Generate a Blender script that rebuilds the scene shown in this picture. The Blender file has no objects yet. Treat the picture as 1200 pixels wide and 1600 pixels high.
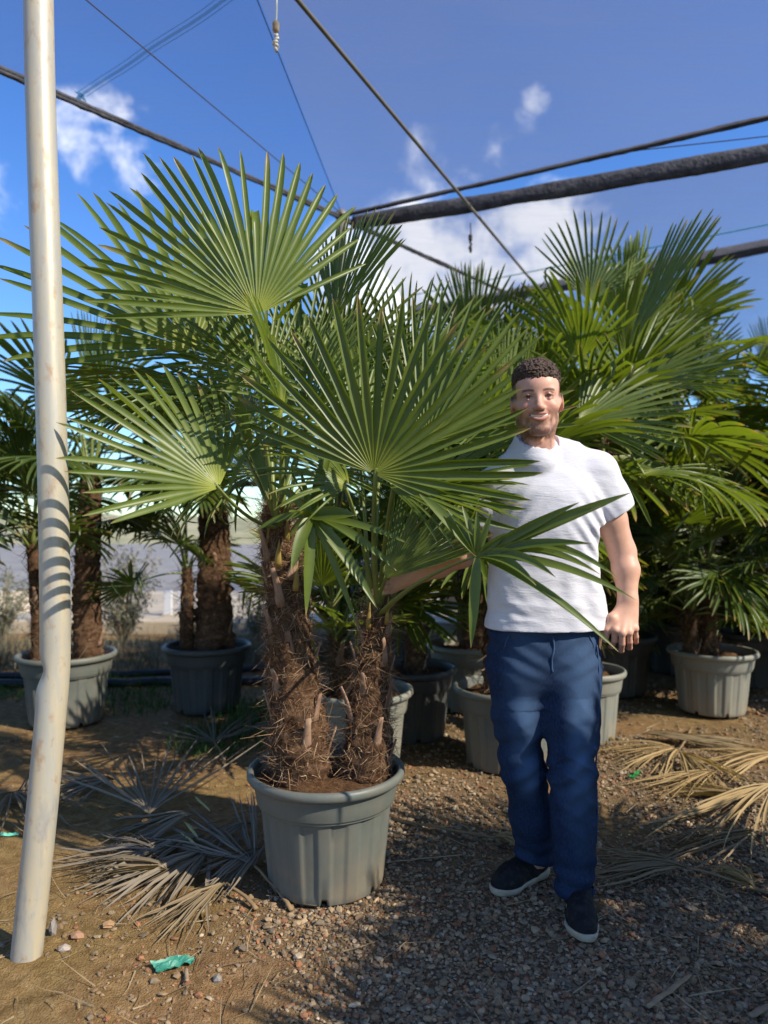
import bpy, math, random
import numpy as np
from mathutils import Vector, Matrix

# ------------------------------------------------------------------ camera, sky, sun, exposure
SC = bpy.context.scene
COL = SC.collection
FPX, CAM_H, HZ = 1110.0, 1.30, 815.0      # focal length in photo pixels, eye height, horizon row

cam_data = bpy.data.cameras.new('camera')
cam_data.sensor_fit = 'VERTICAL'
cam_data.sensor_height = 34.6
cam_data.sensor_width = 34.6
cam_data.lens = FPX / 1600.0 * 34.6
cam_data.shift_y = (HZ - 800.0) / 1600.0
cam_data.clip_start = 0.05
cam_data.clip_end = 3000
cam_data.dof.use_dof = True
cam_data.dof.focus_distance = 2.38
cam_data.dof.aperture_fstop = 1.8
cam = bpy.data.objects.new('camera', cam_data)
cam.location = (0, 0, CAM_H)
cam.rotation_euler = (math.radians(90), 0, 0)
COL.objects.link(cam)
SC.camera = cam

SUN_AZ, SUN_EL = 119.0, 38.0              # azimuth clockwise from +Y (the viewing direction)
az, el = math.radians(SUN_AZ), math.radians(SUN_EL)
TO_SUN = Vector((math.sin(az) * math.cos(el), math.cos(az) * math.cos(el), math.sin(el)))
sun_data = bpy.data.lights.new('sun', 'SUN')
sun_data.energy = 5.0
sun_data.angle = math.radians(0.55)
sun_data.color = (1.0, 0.90, 0.74)
sun = bpy.data.objects.new('sun', sun_data)
sun.rotation_euler = TO_SUN.to_track_quat('Z', 'Y').to_euler()
sun.location = (6, -5, 12)
COL.objects.link(sun)

SC.view_settings.view_transform = 'Standard'
SC.view_settings.look = 'None'
SC.view_settings.exposure = 1.02
SC.view_settings.gamma = 1.0
SC.render.engine = 'CYCLES'
SC.cycles.use_denoising = True
SC.cycles.max_bounces = 8
SC.cycles.diffuse_bounces = 3
SC.cycles.glossy_bounces = 2
SC.cycles.transmission_bounces = 4
SC.cycles.transparent_max_bounces = 10
SC.cycles.caustics_reflective = False
SC.cycles.caustics_refractive = False


def pix(px, py, d):
    """world point at depth d seen at photo pixel (px, py)"""
    return np.array([(px - 600.0) / FPX * d, d, CAM_H + (HZ - py) / FPX * d])


world = bpy.data.worlds.new('World')
SC.world = world
world.use_nodes = True
wn, wl = world.node_tree.nodes, world.node_tree.links
wn.clear()
w_out = wn.new('ShaderNodeOutputWorld')
w_bg = wn.new('ShaderNodeBackground')
w_bg.inputs['Strength'].default_value = 0.108
sky = wn.new('ShaderNodeTexSky')
sky.sky_type = 'NISHITA'
sky.sun_disc = False
sky.sun_elevation = el
sky.sun_rotation = az
sky.altitude = 0
sky.air_density = 1.0
sky.dust_density = 0.3
sky.ozone_density = 2.5
hsv = wn.new('ShaderNodeHueSaturation')
hsv.inputs['Hue'].default_value = 0.512
hsv.inputs['Saturation'].default_value = 1.22
hsv.inputs['Value'].default_value = 1.0
wl.new(sky.outputs[0], hsv.inputs['Color'])
hue = wn.new('ShaderNodeMix'); hue.data_type = 'RGBA'; hue.blend_type = 'MULTIPLY'
hue.inputs['Factor'].default_value = 1.0
hue.inputs['B'].default_value = (.76, .95, 1.06, 1)
wl.new(hsv.outputs[0], hue.inputs['A'])
tc = wn.new('ShaderNodeTexCoord')


def wmath(op, a, b=None, clamp=False):
    n = wn.new('ShaderNodeMath'); n.operation = op; n.use_clamp = clamp
    for k, v in enumerate((a, b)):
        if v is None: continue
        if isinstance(v, (int, float)): n.inputs[k].default_value = v
        else: wl.new(v, n.inputs[k])
    return n.outputs[0]


w_noise = wn.new('ShaderNodeTexNoise')
w_noise.inputs['Scale'].default_value = 15.0
w_noise.inputs['Detail'].default_value = 7.0
w_noise.inputs['Roughness'].default_value = 0.6
w_noise.inputs['Distortion'].default_value = 0.35
wl.new(tc.outputs['Generated'], w_noise.inputs['Vector'])
# scattered fair-weather cumulus: (direction, angular radius in degrees, strength); the same kind of
# clouds goes on round the whole sky
cumulus = [(145, 222, 5.0, .36), (205, 258, 4.2, .31), (620, 400, 6.0, .54), (720, 430, 6.8, .54), (850, 385, 5.8, .50),
           (905, 350, 4.2, .36), (690, 245, 4.6, .25), (828, 178, 2.4, .27), (770, 220, 3.0, .20), (0, 292, 3.6, .31),
           (560, 440, 5.8, .52), (600, 470, 5.4, .54)]
dirs = []
for px, py, rad, st in cumulus:
    v = Vector(((px - 600) / FPX, 1.0, (HZ - py) / FPX)).normalized()
    dirs.append((v, rad, st))
rs = random.Random(4)
for k in range(22):
    a_, e_ = rs.uniform(0.9, 2 * math.pi - 0.9), math.radians(rs.uniform(10, 55))
    dirs.append((Vector((math.sin(a_) * math.cos(e_), math.cos(a_) * math.cos(e_), math.sin(e_))), rs.uniform(3, 8), rs.uniform(.4, .6)))
acc = None
for v, rad, st in dirs:
    dp = wn.new('ShaderNodeVectorMath'); dp.operation = 'DOT_PRODUCT'
    dp.inputs[1].default_value = v
    wl.new(tc.outputs['Generated'], dp.inputs[0])
    mr = wn.new('ShaderNodeMapRange'); mr.interpolation_type = 'SMOOTHSTEP'
    mr.inputs['From Min'].default_value = math.cos(math.radians(rad))
    mr.inputs['From Max'].default_value = 1.0
    mr.inputs['To Max'].default_value = st
    wl.new(dp.outputs['Value'], mr.inputs['Value'])
    acc = mr.outputs[0] if acc is None else wmath('MAXIMUM', acc, mr.outputs[0])
cl = wmath('ADD', w_noise.outputs['Fac'], acc)
cmr = wn.new('ShaderNodeMapRange'); cmr.interpolation_type = 'SMOOTHSTEP'
cmr.inputs['From Min'].default_value = 0.70
cmr.inputs['From Max'].default_value = 1.10
cmr.inputs['To Max'].default_value = 0.93
wl.new(cl, cmr.inputs['Value'])
w_mix = wn.new('ShaderNodeMix'); w_mix.data_type = 'RGBA'
w_mix.inputs['B'].default_value = (6.2, 6.3, 6.6, 1)
wl.new(cmr.outputs[0], w_mix.inputs['Factor'])
wl.new(hue.outputs['Result'], w_mix.inputs['A'])
wl.new(w_mix.outputs['Result'], w_bg.inputs['Color'])
wl.new(w_bg.outputs[0], w_out.inputs['Surface'])

# ------------------------------------------------------------------ small helpers
RNG = np.random.default_rng(7)


def tag(o, label=None, cat=None, group=None, kind=None):
    if label: o['label'] = label
    if cat: o['category'] = cat
    if group: o['group'] = group
    if kind: o['kind'] = kind
    return o


def empty(name, loc=(0, 0, 0)):
    o = bpy.data.objects.new(name, None)
    o.empty_display_size = 0.1
    o.location = tuple(float(c) for c in loc)
    COL.objects.link(o)
    return o


def fast_mesh(name, V, Fa, smooth=True, col=None):
    """V (n,3), Fa: ndarray (m,k) or list of such arrays"""
    me = bpy.data.meshes.new(name)
    V = np.asarray(V, dtype=np.float32)
    if not isinstance(Fa, list): Fa = [Fa]
    Fa = [np.asarray(f, dtype=np.int32) for f in Fa if len(f)]
    loops = np.concatenate([f.ravel() for f in Fa])
    totals = np.concatenate([np.full(len(f), f.shape[1], dtype=np.int32) for f in Fa])
    starts = np.concatenate([[0], np.cumsum(totals)[:-1]]).astype(np.int32)
    me.vertices.add(len(V)); me.vertices.foreach_set('co', V.ravel())
    me.loops.add(len(loops)); me.loops.foreach_set('vertex_index', loops)
    me.polygons.add(len(totals)); me.polygons.foreach_set('loop_start', starts)
    me.polygons.foreach_set('use_smooth', np.full(len(totals), bool(smooth)))
    me.update(calc_edges=True)
    if col is not None:
        c = np.ones((len(V), 4), dtype=np.float32); c[:, :col.shape[1]] = col
        at = me.color_attributes.new('tint', 'FLOAT_COLOR', 'POINT')
        at.data.foreach_set('color', c.ravel())
    return me


WM = {}


def obj(name, me, mat=None, parent=None, loc=None, mw=None):
    """link a mesh object; mw / loc are in world space, also under a parent"""
    o = bpy.data.objects.new(name, me)
    if mat is not None and not me.materials: me.materials.append(mat)
    COL.objects.link(o)
    w = Matrix(mw) if mw is not None else Matrix.Translation(Vector([float(c) for c in loc]) if loc is not None else Vector((0, 0, 0)))
    WM[o.name] = w
    if parent is not None:
        o.parent = parent
        pw = WM.get(parent.name) or Matrix.Translation(parent.location)
        o.matrix_basis = pw.inverted() @ w
    else:
        o.matrix_basis = w
    return o


class MB:
    """collects quads and triangles for one mesh"""
    def __init__(s): s.v, s.q, s.t, s.n, s.c = [], [], [], 0, []
    def add(s, V, Q=None, T=None, col=None):
        V = np.asarray(V, float)
        if Q is not None and len(Q): s.q.append(np.asarray(Q) + s.n)
        if T is not None and len(T): s.t.append(np.asarray(T) + s.n)
        s.v.append(V); s.n += len(V)
        if col is not None: s.c.append(np.broadcast_to(np.asarray(col, float), (len(V), 3)))
    def mesh(s, name, smooth=True):
        Fa = []
        if s.q: Fa.append(np.concatenate(s.q))
        if s.t: Fa.append(np.concatenate(s.t))
        return fast_mesh(name, np.concatenate(s.v), Fa, smooth, np.concatenate(s.c) if s.c else None)


def grid_quads(n, m, wrap_m=False):
    """n rows, m columns"""
    i = np.arange(n - 1)[:, None]; j = np.arange(m if wrap_m else m - 1)[None, :]
    j2 = (j + 1) % m
    return np.stack([(i * m + j), (i * m + j2), ((i + 1) * m + j2), ((i + 1) * m + j)], -1).reshape(-1, 4)


def tube_arrays(P, R, sides=8, flat=1.0, ref=(0, 0, 1), caps=True):
    P = np.asarray(P, float); n = len(P)
    R = np.broadcast_to(np.asarray(R, float), (n,))
    T = np.gradient(P, axis=0); T /= np.linalg.norm(T, axis=1)[:, None] + 1e-9
    ref = np.asarray(ref, float)
    A = np.cross(T, ref); bad = np.linalg.norm(A, axis=1) < 1e-3
    A[bad] = np.cross(T[bad], (1, 0.02, 0)); A /= np.linalg.norm(A, axis=1)[:, None]
    for k in range(1, n):
        if A[k] @ A[k - 1] < 0: A[k] = -A[k]
    B = np.cross(T, A)
    a = np.linspace(0, 2 * np.pi, sides, endpoint=False)
    V = P[:, None] + R[:, None, None] * (np.cos(a)[None, :, None] * A[:, None] + flat * np.sin(a)[None, :, None] * B[:, None])
    V = V.reshape(-1, 3); Q = grid_quads(n, sides, True)
    Tt = []
    if caps:
        c0, c1 = len(V), len(V) + 1
        V = np.vstack([V, P[0], P[-1]])
        for j in range(sides):
            Tt.append((c0, (j + 1) % sides, j))
            Tt.append((c1, (n - 1) * sides + j, (n - 1) * sides + (j + 1) % sides))
    return V, Q, Tt


def tube_mesh(name, P, R, sides=8, **k):
    V, Q, T = tube_arrays(P, R, sides, **k)
    return fast_mesh(name, V, [Q, np.array(T)] if len(T) else [Q])


def bez(a, b, c, n=10):
    t = np.linspace(0, 1, n)[:, None]
    return (1 - t) ** 2 * np.asarray(a) + 2 * t * (1 - t) * np.asarray(b) + t * t * np.asarray(c)


def smooth_path(P, n=40):
    """Catmull-Rom through the points"""
    P = np.asarray(P, float); m = len(P)
    Q = np.vstack([2 * P[0] - P[1], P, 2 * P[-1] - P[-2]])
    u = np.linspace(0, m - 1 - 1e-6, n); i = u.astype(int); t = (u - i)[:, None]
    p0, p1, p2, p3 = Q[i], Q[i + 1], Q[i + 2], Q[i + 3]
    return .5 * (2 * p1 + (p2 - p0) * t + (2 * p0 - 5 * p1 + 4 * p2 - p3) * t * t + (3 * p1 - p0 - 3 * p2 + p3) * t ** 3)


def vnoise(x, y, z, seed=0):
    """value noise in [-1, 1]"""
    x, y, z = np.broadcast_arrays(x, y, z)
    xi, yi, zi = np.floor(x), np.floor(y), np.floor(z)
    fx, fy, fz = x - xi, y - yi, z - zi
    fx, fy, fz = fx * fx * (3 - 2 * fx), fy * fy * (3 - 2 * fy), fz * fz * (3 - 2 * fz)
    xi, yi, zi = xi.astype(np.int64), yi.astype(np.int64), zi.astype(np.int64)
    def h(a, b, c):
        n = (a * 374761393 + b * 668265263 + c * 2147483647 + seed * 974634777) & 0xffffffff
        n = ((n ^ (n >> 13)) * 1274126177) & 0xffffffff
        return ((n ^ (n >> 16)) & 0xffff) / 32767.5 - 1.0
    r = 0
    for dx in (0, 1):
        for dy in (0, 1):
            for dz in (0, 1):
                w = (fx if dx else 1 - fx) * (fy if dy else 1 - fy) * (fz if dz else 1 - fz)
                r = r + w * h(xi + dx, yi + dy, zi + dz)
    return r


# ------------------------------------------------------------------ materials
class NT:
    def __init__(s, name):
        s.m = bpy.data.materials.new(name); s.m.use_nodes = True
        s.n, s.l = s.m.node_tree.nodes, s.m.node_tree.links
        s.n.clear()
        s.out = s.n.new('ShaderNodeOutputMaterial')
    def node(s, t, **kw):
        n = s.n.new(t)
        for k, v in kw.items(): setattr(n, k, v)
        return n
    def set(s, sock, v):
        if v is None: return
        if isinstance(v, bpy.types.NodeSocket): s.l.new(v, sock)
        elif isinstance(v, (tuple, list)) and len(v) == 3 and sock.type == 'RGBA': sock.default_value = (*v, 1)
        else: sock.default_value = v
    def coord(s, which='Object'): return s.node('ShaderNodeTexCoord').outputs[which]
    def mapping(s, vec, scale):
        n = s.node('ShaderNodeMapping'); s.l.new(vec, n.inputs['Vector']); n.inputs['Scale'].default_value = scale
        return n.outputs[0]
    def noise(s, scale, detail=4, rough=.55, vec=None, dist=0):
        n = s.node('ShaderNodeTexNoise')
        n.inputs['Scale'].default_value = scale; n.inputs['Detail'].default_value = detail
        n.inputs['Roughness'].default_value = rough; n.inputs['Distortion'].default_value = dist
        if vec is not None: s.l.new(vec, n.inputs['Vector'])
        return n.outputs['Fac']
    def ramp(s, fac, stops):
        n = s.node('ShaderNodeValToRGB'); s.set(n.inputs['Fac'], fac)
        e = n.color_ramp.elements
        while len(e) < len(stops): e.new(0.5)
        for k, (p, c) in enumerate(stops):
            e[k].position = p; e[k].color = (*c, 1) if not isinstance(c, (int, float)) else (c, c, c, 1)
        return n.outputs[0]
    def mix(s, f, a, b, mode='MIX'):
        n = s.node('ShaderNodeMix', data_type='RGBA', blend_type=mode)
        s.set(n.inputs['Factor'], f); s.set(n.inputs['A'], a); s.set(n.inputs['B'], b)
        return n.outputs['Result']
    def math(s, op, a, b=None, clamp=False):
        n = s.node('ShaderNodeMath', operation=op, use_clamp=clamp)
        s.set(n.inputs[0], a); s.set(n.inputs[1], b)
        return n.outputs[0]
    def range(s, v, a, b, c=0., d=1.):
        n = s.node('ShaderNodeMapRange'); s.set(n.inputs['Value'], v)
        for k, x in zip(('From Min', 'From Max', 'To Min', 'To Max'), (a, b, c, d)): n.inputs[k].default_value = x
        return n.outputs[0]
    def attr(s, name='tint'):
        n = s.node('ShaderNodeAttribute', attribute_name=name); return n.outputs['Color']
    def sep(s, c):
        n = s.node('ShaderNodeSeparateColor'); s.l.new(c, n.inputs[0]); return n.outputs
    def sepxyz(s, c):
        n = s.node('ShaderNodeSeparateXYZ'); s.l.new(c, n.inputs[0]); return n.outputs
    def bump(s, h, strength=.3, dist=.005):
        n = s.node('ShaderNodeBump'); s.l.new(h, n.inputs['Height'])
        n.inputs['Strength'].default_value = strength; n.inputs['Distance'].default_value = dist
        return n.outputs[0]
    def pbr(s, color, rough=.6, spec=.4, bump=None, metal=0., **kw):
        n = s.node('ShaderNodeBsdfPrincipled')
        s.set(n.inputs['Base Color'], color); s.set(n.inputs['Roughness'], rough)
        s.set(n.inputs['Specular IOR Level'], spec); s.set(n.inputs['Metallic'], metal)
        if bump is not None: s.l.new(bump, n.inputs['Normal'])
        for k, v in kw.items(): s.set(n.inputs[k.replace('_', ' ')], v)
        return n.outputs[0]
    def done(s, shader):
        s.l.new(shader, s.out.inputs['Surface']); return s.m


def leaf_material(name, top, under, pale, transl=.28, dry=(.30, .22, .09), gloss=.40):
    t = NT(name)
    r, g, b = t.sep(t.attr())[:3]                    # r: position along the blade, g: per segment, b: dry tip
    rnd = t.node('ShaderNodeObjectInfo').outputs['Random']
    nz = t.noise(14, 3, vec=t.coord())
    c1 = t.mix(t.range(g, 0, 1, 0, .55), top, under)
    c1 = t.mix(t.range(rnd, 0, 1, 0, .35), c1, tuple(x * k for x, k in zip(top, (1.5, 1.35, .9))))
    c1 = t.mix(t.range(nz, .35, .7, 0, .35), c1, tuple(x * .62 for x in top))
    c1 = t.mix(t.range(r, .0, .22, .85, 0.), c1, pale)
    back = t.node('ShaderNodeNewGeometry').outputs['Backfacing']
    c1 = t.mix(t.math('MULTIPLY', back, .45), c1, under)
    c1 = t.mix(b, c1, dry)
    p = t.pbr(c1, gloss, .42)
    tr = t.node('ShaderNodeBsdfTranslucent')
    t.set(tr.inputs['Color'], t.mix(1.0, c1, (1.9, 2.0, .45), 'MULTIPLY'))
    mx = t.node('ShaderNodeMixShader'); mx.inputs[0].default_value = transl
    t.l.new(p, mx.inputs[1]); t.l.new(tr.outputs[0], mx.inputs[2])
    return t.done(mx.outputs[0])


M = {}
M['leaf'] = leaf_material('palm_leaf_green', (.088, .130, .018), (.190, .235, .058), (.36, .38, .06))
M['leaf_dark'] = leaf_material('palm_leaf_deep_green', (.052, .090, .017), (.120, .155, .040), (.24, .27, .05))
M['leaf_dead'] = leaf_material('palm_leaf_dry', (.20, .145, .080), (.29, .225, .135), (.25, .17, .09), .12, gloss=.75)
M['leaf_dead_grey'] = leaf_material('palm_leaf_dry_grey', (.155, .130, .100), (.25, .21, .16), (.22, .17, .10), .08, gloss=.75)
M['leaf_dead_gold'] = leaf_material('palm_leaf_dry_gold', (.30, .205, .085), (.40, .29, .14), (.30, .19, .08), .12, gloss=.7)

t = NT('petiole_green')
c = t.mix(t.noise(9, 3, vec=t.coord()), (.10, .155, .035), (.24, .26, .07))
M['petiole'] = t.done(t.pbr(c, .45, .4))
t = NT('petiole_dry')
c = t.mix(t.noise(12, 3, vec=t.coord()), (.16, .10, .05), (.34, .24, .13))
M['petiole_dead'] = t.done(t.pbr(c, .8, .2))

t = NT('trunk_fibre_mat')
nz = t.noise(22, 6, .65, t.mapping(t.coord(), (1, 1, 1.6)), 1.5)
c = t.ramp(nz, [(.3, (.035, .018, .010)), (.5, (.12, .066, .036)), (.72, (.24, .145, .085))])
M['trunk'] = t.done(t.pbr(c, .9, .15, t.bump(t.noise(90, 4, .7, t.coord(), 2), .9, .012)))
t = NT('loose_fibre')
c = t.mix(.0, t.attr(), (0, 0, 0))
M['fibre'] = t.done(t.pbr(c, .85, .15))
t = NT('leaf_base_wood')
c = t.ramp(t.noise(16, 4, vec=t.mapping(t.coord(), (1, 1, .2))), [(.3, (.15, .075, .045)), (.7, (.40, .27, .18))])
M['leaf_base'] = t.done(t.pbr(c, .75, .2))
t = NT('young_sheath')
M['sheath'] = t.done(t.pbr(t.mix(t.noise(20, 3, vec=t.coord()), (.20, .12, .035), (.36, .27, .07)), .7, .2))


def pot_material(name, base, dust):
    t = NT(name)
    co = t.coord()
    n1 = t.noise(7, 6, .65, co); n2 = t.noise(38, 4, .6, t.mapping(co, (1, 1, .35)))
    z = t.sepxyz(co)[2]
    low = t.range(z, .0, .17, .65, .0)
    f = t.math('MULTIPLY', t.math('ADD', low, .38), t.range(n1, .34, .66), True)
    c = t.mix(t.range(n2, .3, .75, 0, .5), base, tuple(x * 1.25 for x in base))
    c = t.mix(f, c, dust)
    r = t.range(n1, .3, .7, .42, .62)
    return t.done(t.pbr(c, r, .4, t.bump(n2, .12, .004)))


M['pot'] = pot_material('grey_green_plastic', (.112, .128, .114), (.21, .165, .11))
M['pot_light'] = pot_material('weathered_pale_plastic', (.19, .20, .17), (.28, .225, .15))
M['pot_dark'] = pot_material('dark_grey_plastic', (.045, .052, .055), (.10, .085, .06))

t = NT('coir_soil')
nz = t.noise(60, 6, .7, t.coord(), 1.2)
c = t.ramp(nz, [(.3, (.05, .026, .013)), (.5, (.16, .085, .042)), (.75, (.30, .18, .10))])
M['soil'] = t.done(t.pbr(c, .95, .1, t.bump(t.noise(120, 5, .7, t.coord(), 1), 1.0, .02)))

# ground: sandy brown earth, greyer where the gravel lies
t = NT('earth')
co = t.coord()
n1 = t.noise(1.1, 5, .6, co); n2 = t.noise(26, 6, .7, co); n3 = t.noise(150, 3, .6, co)
c = t.ramp(n2, [(.25, (.125, .068, .028)), (.5, (.25, .148, .066)), (.75, (.38, .25, .13))])
c = t.mix(t.range(n1, .42, .62, 0, .75), c, t.ramp(n2, [(.25, (.12, .078, .026)), (.55, (.26, .18, .066)), (.8, (.37, .27, .12))]))
gf = t.sep(t.attr())[0]
c = t.mix(t.math('MULTIPLY', gf, .8), c, t.ramp(n3, [(.3, (.085, .058, .034)), (.6, (.19, .135, .085))]))
M['earth'] = t.done(t.pbr(c, .95, .12, t.bump(n3, .9, .012)))
t = NT('gravel_stone')
co = t.coord()
c = t.mix(t.range(t.noise(120, 3, vec=co), .35, .7, 0, .45), t.attr(), (.20, .16, .12))
M['stone'] = t.done(t.pbr(c, .82, .25))
t = NT('asphalt')
c = t.ramp(t.noise(30, 4, .6, t.mapping(t.coord(), (.02, .02, .02))), [(.3, (.13, .13, .135)), (.7, (.19, .19, .195))])
M['asphalt'] = t.done(t.pbr(c, .9, .2))
t = NT('pale_concrete')
c = t.ramp(t.noise(3, 6, .65, t.coord()), [(.3, (.42, .34, .23)), (.7, (.58, .49, .36))])
M['concrete'] = t.done(t.pbr(c, .9, .2, t.bump(t.noise(40, 4, vec=t.coord()), .3, .01)))
t = NT('white_paint'); M['white'] = t.done(t.pbr(t.mix(t.noise(8, 3, vec=t.coord()), (.62, .64, .68), (.8, .8, .8)), .6))
t = NT('distant_scrub')
c = t.ramp(t.noise(.25, 5, .65, t.coord()), [(.3, (.13, .145, .085)), (.7, (.30, .28, .19))])
M['hill'] = t.done(t.pbr(c, .95, .1))
t = NT('grey_shrub_leaf')
c = t.mix(t.noise(8, 3, vec=t.coord()), (.10, .115, .075), (.23, .235, .165))
M['shrub'] = t.done(t.pbr(c, .8, .2))
t = NT('dry_grass'); M['straw'] = t.done(t.pbr(t.attr(), .85, .15))

# galvanised, lightly rusted pole
t = NT('weathered_pole')
co = t.coord()
n1 = t.noise(5, 6, .7, t.mapping(co, (6, 6, .7))); n2 = t.noise(16, 4, .6, t.mapping(co, (2, 2, 1)))
c = t.mix(t.range(n1, .40, .65, 0, .85), (.40, .385, .33), (.52, .44, .29))
c = t.mix(t.range(n2, .56, .72, 0, .65), c, (.34, .18, .075))
zz = t.sepxyz(co)[2]
scuff = t.math('MULTIPLY', t.range(t.noise(9, 5, .6, t.mapping(co, (2, 2, .6))), .56, .66), t.range(zz, .25, .6, 1, 0), True)
c = t.mix(t.math('MULTIPLY', scuff, .75), c, (.22, .24, .27))
M['pole'] = t.done(t.pbr(c, t.range(n2, .3, .7, .36, .55), .5, t.bump(n1, .1, .003), .15))
t = NT('steel_pipe'); M['steel'] = t.done(t.pbr(t.mix(t.noise(12, 4, vec=t.coord()), (.10, .095, .085), (.20, .185, .16)), .6, .3, None, .3))
t = NT('dark_cord'); M['cord'] = t.done(t.pbr((.055, .052, .055), .8, .2))
t = NT('rolled_net_cloth')
c = t.ramp(t.noise(9, 5, .6, t.mapping(t.coord(), (1, 1, 2))), [(.3, (.022, .022, .026)), (.6, (.065, .065, .075)), (.85, (.14, .11, .08))])
M['roll'] = t.done(t.pbr(c, .8, .2, t.bump(t.noise(30, 4, vec=t.coord()), .6, .02)))


def net_material(name, cover, body):
    t = NT(name)
    co = t.coord()
    n1 = t.noise(1.6, 5, .6, t.mapping(co, (.8, 3.0, 1)))
    n2 = t.noise(45, 2, .5, t.mapping(co, (.08, 1, 1)))
    f = t.math('ADD', cover, t.math('MULTIPLY', t.math('SUBTRACT', n1, .5), .16))
    f = t.math('ADD', f, t.math('MULTIPLY', t.math('SUBTRACT', n2, .5), .10), True)
    tr = t.node('ShaderNodeBsdfTransparent'); tr.inputs[0].default_value = (.90, .91, .94, 1)
    df = t.node('ShaderNodeBsdfDiffuse'); df.inputs[0].default_value = (*body, 1)
    tl = t.node('ShaderNodeBsdfTranslucent'); tl.inputs[0].default_value = (*body, 1)
    m2 = t.node('ShaderNodeMixShader'); m2.inputs[0].default_value = .5
    t.l.new(df.outputs[0], m2.inputs[1]); t.l.new(tl.outputs[0], m2.inputs[2])
    mx = t.node('ShaderNodeMixShader'); t.l.new(f, mx.inputs[0])
    t.l.new(tr.outputs[0], mx.inputs[1]); t.l.new(m2.outputs[0], mx.inputs[2])
    return t.done(mx.outputs[0])


M['net_thin'] = net_material('thin_shade_net', .13, (.20, .20, .21))
M['net'] = net_material('shade_net', .30, (.25, .25, .27))
M['net_far'] = net_material('far_shade_net', .40, (.20, .20, .22))
M['net_side'] = net_material('side_shade_net', .42, (.16, .16, .17))
t = NT('blue_net_tape')
tr = t.node('ShaderNodeBsdfTransparent'); tr.inputs[0].default_value = (.75, .9, 1, 1)
mx = t.node('ShaderNodeMixShader'); mx.inputs[0].default_value = .45
t.l.new(tr.outputs[0], mx.inputs[1]); t.l.new(t.pbr((.22, .50, .75), .6), mx.inputs[2])
M['tape'] = t.done(mx.outputs[0])
t = NT('teal_cord'); M['teal'] = t.done(t.pbr((.05, .42, .48), .6))
t = NT('white_rope'); M['rope'] = t.done(t.pbr((.55, .52, .46), .85))
t = NT('tan_knob'); M['tan'] = t.done(t.pbr((.30, .21, .12), .7))
t = NT('black_hose'); M['hose'] = t.done(t.pbr((.022, .024, .03), .5, .4))
t = NT('green_plastic_sheet'); M['green_scrap'] = t.done(t.pbr(t.mix(t.noise(30, 3, vec=t.coord()), (.02, .17, .115), (.07, .32, .23)), .45))
t = NT('mint_plastic'); M['mint'] = t.done(t.pbr((.13, .50, .38), .5))
t = NT('bright_green_tape'); M['tape_green'] = t.done(t.pbr((.012, .17, .035), .45))
t = NT('split_wood'); M['wood'] = t.done(t.pbr(t.mix(t.noise(14, 4, vec=t.mapping(t.coord(), (1, 6, 6))), (.22, .15, .085), (.42, .31, .20)), .85))

# the man
t = NT('skin')
c = t.mix(t.range(t.noise(55, 4, .6, t.coord()), .4, .7, 0, .18), t.attr(), (.42, .17, .11))
M['skin'] = t.done(t.pbr(c, .48, .35, t.bump(t.noise(320, 3, vec=t.coord()), .12, .002), Subsurface_Weight=.12, Subsurface_Radius=(.010, .004, .002), Subsurface_Scale=.5))
t = NT('curly_hair')
c = t.ramp(t.noise(150, 3, .6, t.coord()), [(.35, (.026, .015, .010)), (.7, (.15, .088, .056))])
M['hair'] = t.done(t.pbr(c, .5, .4, t.bump(t.noise(190, 3, .6, t.coord(), 1.5), 1.0, .006)))
t = NT('white_cotton')
co = t.coord()
weave = t.noise(260, 2, .5, t.mapping(co, (.35, .35, 1)))
n2 = t.noise(18, 5, .6, t.mapping(co, (.6, .6, 2.2)), .8)
hgt = t.math('ADD', t.math('MULTIPLY', weave, .25), n2)
c = t.mix(t.range(n2, .3, .7, 0, .5), (.60, .60, .65), (.68, .68, .72))
M['cotton'] = t.done(t.pbr(c, .9, .1, t.bump(hgt, .45, .006), Sheen_Weight=.1))
t = NT('blue_denim')
co = t.coord()
n1 = t.noise(5, 5, .6, co); n2 = t.noise(240, 2, .5, t.mapping(co, (1, 1, .3)))
fade = t.sep(t.attr())[0]
c = t.mix(t.math('MULTIPLY', fade, t.range(n1, .3, .7, .55, 1.0)), (.009, .019, .052), (.070, .13, .24))
c = t.mix(t.range(n2, .35, .7, 0, .22), c, (.07, .11, .18))
M['denim'] = t.done(t.pbr(c, .88, .12, t.bump(n2, .12, .001)))
t = NT('navy_knit_shoe')
c = t.mix(t.range(t.noise(40, 4, .6, t.coord()), .5, .75, 0, .6), (.010, .0105, .013), (.05, .05, .052))
M['shoe'] = t.done(t.pbr(c, .75, .25, t.bump(t.noise(260, 2, vec=t.coord()), .3, .002)))
t = NT('cream_rubber'); M['sole'] = t.done(t.pbr(t.mix(t.noise(18, 4, vec=t.coord()), (.34, .28, .20), (.60, .53, .42)), .7))
t = NT('black_lace'); M['lace'] = t.done(t.pbr((.012, .012, .014), .8))

# ------------------------------------------------------------------ the ground, the road, the far land
def gravel_mask(x, y):
    """1 where gravel lies, 0 on bare earth"""
    n = vnoise(x * 1.3, y * 1.3, 0 * x, 3) * .55 + vnoise(x * 4, y * 4, 0 * x, 5) * .3
    edge = (x + .42 + .10 * (y - 2.0)) * 2.6             # bare earth to the left of the big pot
    back = (3.6 - y) * .9
    return np.clip(np.minimum(edge, np.maximum(back, .32)) + n + .34, 0, 1)


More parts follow.
